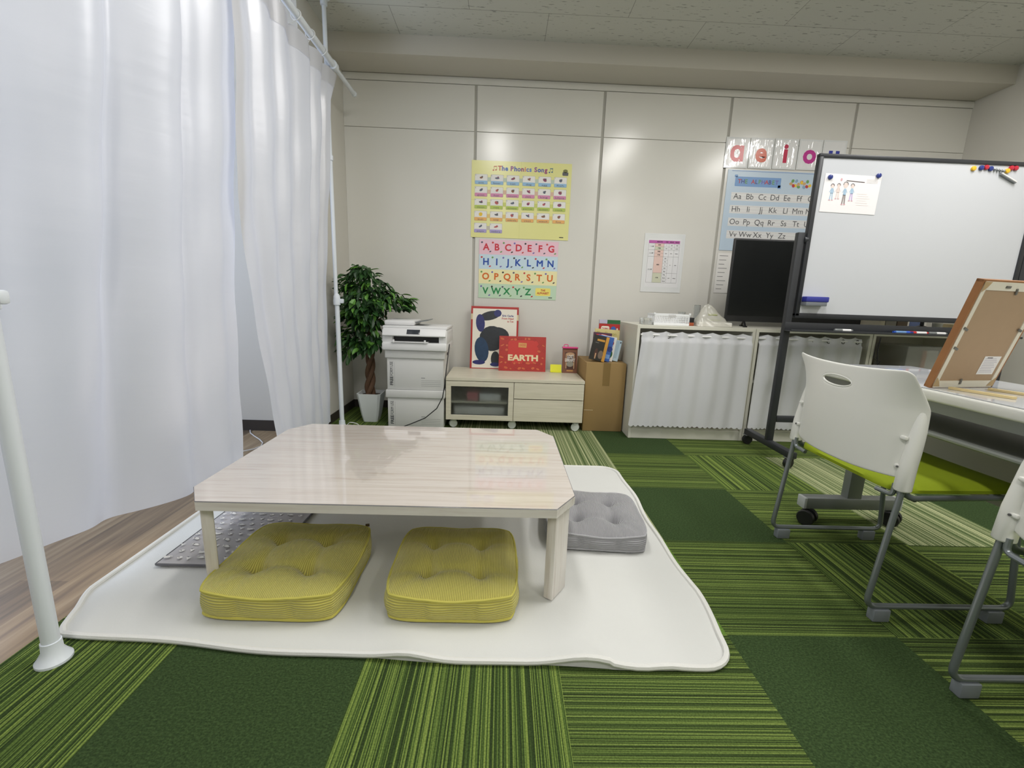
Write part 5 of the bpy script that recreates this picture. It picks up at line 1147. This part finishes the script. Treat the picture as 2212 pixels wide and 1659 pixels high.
# ------------------------------------------------------------------ stacking chairs
shl = mat('white_chair_shell', srgb(236, 236, 230), .38); lime = mat('lime_green_seat_fabric', srgb(150, 168, 20), .85, bump=.2, bscale=300); tube_m = mat('grey_chair_tube', srgb(140, 146, 150), .3, .55)
glid = mat('grey_glider', srgb(136, 142, 148), .5); screwm = mat('screw_head', srgb(120, 120, 120), .3, .8)
def make_chair():
    # local frame: +x forward, y across, origin on the floor under the rear legs
    t = thing('stacking_chair', 'white shell chair with lime green seat on grey sled frame, facing the desk, farther one', 'chair', (1.13, 1.385, 0), 0, 'white shell chairs with green seats')
    hw = .235
    mb = MB(); NU, NV = 40, 30
    def zr(u, v):
        zb = .455-.010*(1-u*u); 
        a = abs(u); ztop = .758 + .012*a**2 - (max(0, a-.93)/.07)**2*.012
        return zb+(ztop-zb)*v
    def xs(u, z):
        k = (z-.43)/.345
        xc = -.012 - .018*k - .01*math.sin(PI*k); xe = .052+.012*math.sin(PI*min(1, k*1.1)) - .056*max(0, (k-.66)/.34)**1.2
        return xc+(xe-xc)*abs(u)**3
    def yw(u, z):
        k = (z-.43)/.345; w_ = hw+.008-.014*max(0, k-.68)/.32
        return u*w_
    i = mb.mi(shl); V = {}
    hole = lambda u, z: ((u*hw)/.046)**2+((z-.702)/.0155)**2 < 1
    # grid with the grip hole cut as an ellipse
    for a in range(NU+1):
        for c_ in range(NV+1):
            u = -1+2*a/NU; z = zr(u, c_/NV); y = yw(u, z)
            V[a, c_] = mb.bm.verts.new((xs(u, z), y, z))
    dead = []
    for a in range(NU):
        for c_ in range(NV):
            f = mb.bm.faces.new((V[a, c_], V[a+1, c_], V[a+1, c_+1], V[a, c_+1])); f.material_index = i
            ce = f.calc_center_median()
            if ((ce.y+.006)/.064)**2+((ce.z-.702)/.019)**2 < 1: dead.append(f)
    bmesh.ops.delete(mb.bm, geom=dead, context='FACES')
    # pull the hole rim to a clean ellipse
    rim = [v for v in mb.bm.verts if v.is_boundary and abs(v.co.y) < .11 and .66 < v.co.z < .74]
    for v in rim:
        an = math.atan2((v.co.z-.702)/.0175, (v.co.y+.006)/.062); ny, nz = -.006+.062*math.cos(an), .702+.0175*math.sin(an); v.co.y, v.co.z = ny, nz; v.co.x = xs(ny/hw, nz)
    for v in [v for v in mb.bm.verts if not v.link_faces]: mb.bm.verts.remove(v)
    back = mb.build('backrest', t, local=True, angle=60, thick=.005)
    sub = back.modifiers.new('smooth', 'SUBSURF'); sub.levels = 1; sub.render_levels = 1
    rimb = MB(); rimb.tube([(xs((-.006+.062*math.cos(q))/hw, .702+.0175*math.sin(q)), -.006+.062*math.cos(q), .702+.0175*math.sin(q)) for q in [2*PI*k/32 for k in range(32)]], .0035, shl, 6, closed=True); rimb.build('grip_rim', back, local=True)
    for s_ in (-1, 1):
        sl = MB(); sl.tube([(.036, s_*(hw-.002), .422), (.036, s_*(hw-.002), .425), (.040, s_*(hw-.003), .50), (.052, s_*(hw-.006), .60), (.055, s_*(hw-.009), .65), (.052, s_*(hw-.014), .682)], [.019, .0215, .021, .018, .012, .003], shl, 16); sl.build('sleeve', back, local=True)
        for z, sc in ((.575, 0), (.49, 1)):
            c_ = MB(); c_.obox((.026, s_*(hw-.018), z), (.012, .020, .011), shl, None, .004)
            if sc: c_.lathe([(.003, 0), (.003, .003)], (.017, s_*(hw-.014), z), screwm, 10, 'x')
            c_.build('moulded_lug', back, local=True)
        fr = MB(); fr.tube(bend([(.036, s_*hw, .44), (-.002, s_*hw, .046), (.452, s_*hw, .046), (.405, s_*(hw-.008), .405), (.06, s_*(hw-.006), .395), (.034, s_*(hw-.008), .45)], .035, 6), .0085, tube_m, 12); fr.build('side_frame', t, local=True)
        for x in (.045, .40):
            g_ = MB(); g_.box(x-.026, x+.026, s_*hw-.014, s_*hw+.014, .0, .040, glid, .004); g_.build('glider', t, local=True)
    cr = MB(); cr.tube([(.36, -hw+.006, .398), (.36, hw-.006, .398)], .0085, tube_m, 10); cr.tube([(.09, -hw+.01, .39), (.09, hw-.01, .39)], .0085, tube_m, 10); cr.build('cross_tube', t, local=True)
    hk = MB()
    for s_ in (-1, 1): hk.tube(bend([(.028, s_*(hw-.018), .435), (.028, s_*(hw-.018), .400), (.028, s_*(hw-.075), .396)], .02), .007, tube_m, 10)
    hk.build('stacking_hook', t, local=True)
    se = MB(); n_ = 28
    def top(a, b2_):
        u, v = a*2-1, b2_*2-1; k = 1-.06*(abs(u)**8*abs(v)**8)*2
        x = .235+.205*u*k; y = .222*v*k
        z = .438 - .012*(1-u*u)*(1-v*v) + .004*u - .012*max(0, u-.6)**2*4 - .018*max(abs(u), abs(v))**10
        return (x, y, z)
    def bot(a, b2_):
        x, y, z = top(a, b2_); u, v = a*2-1, b2_*2-1; e = max(abs(u), abs(v))**4
        return (x, y, z-.006-.040*(1-e)*(1-.5*v*v)-.004)
    A = se.grid(top, n_, n_, lime); B_ = se.grid(bot, n_, n_, lime)
    for k in range(n_):
        for (p, q_) in (((k, 0), (k+1, 0)), ((k, n_), (k+1, n_)), ((0, k), (0, k+1)), ((n_, k), (n_, k+1))): se.face((A[p[0]][p[1]], A[q_[0]][q_[1]], B_[q_[0]][q_[1]], B_[p[0]][p[1]]), lime)
    se.build('seat', t, local=True, angle=60)
    return t
ch = make_chair()
c2 = dup(ch); c2.location = (1.128, .657, 0); c2['label'] = 'white shell chair with lime green seat cut off by the right edge, the nearer one'
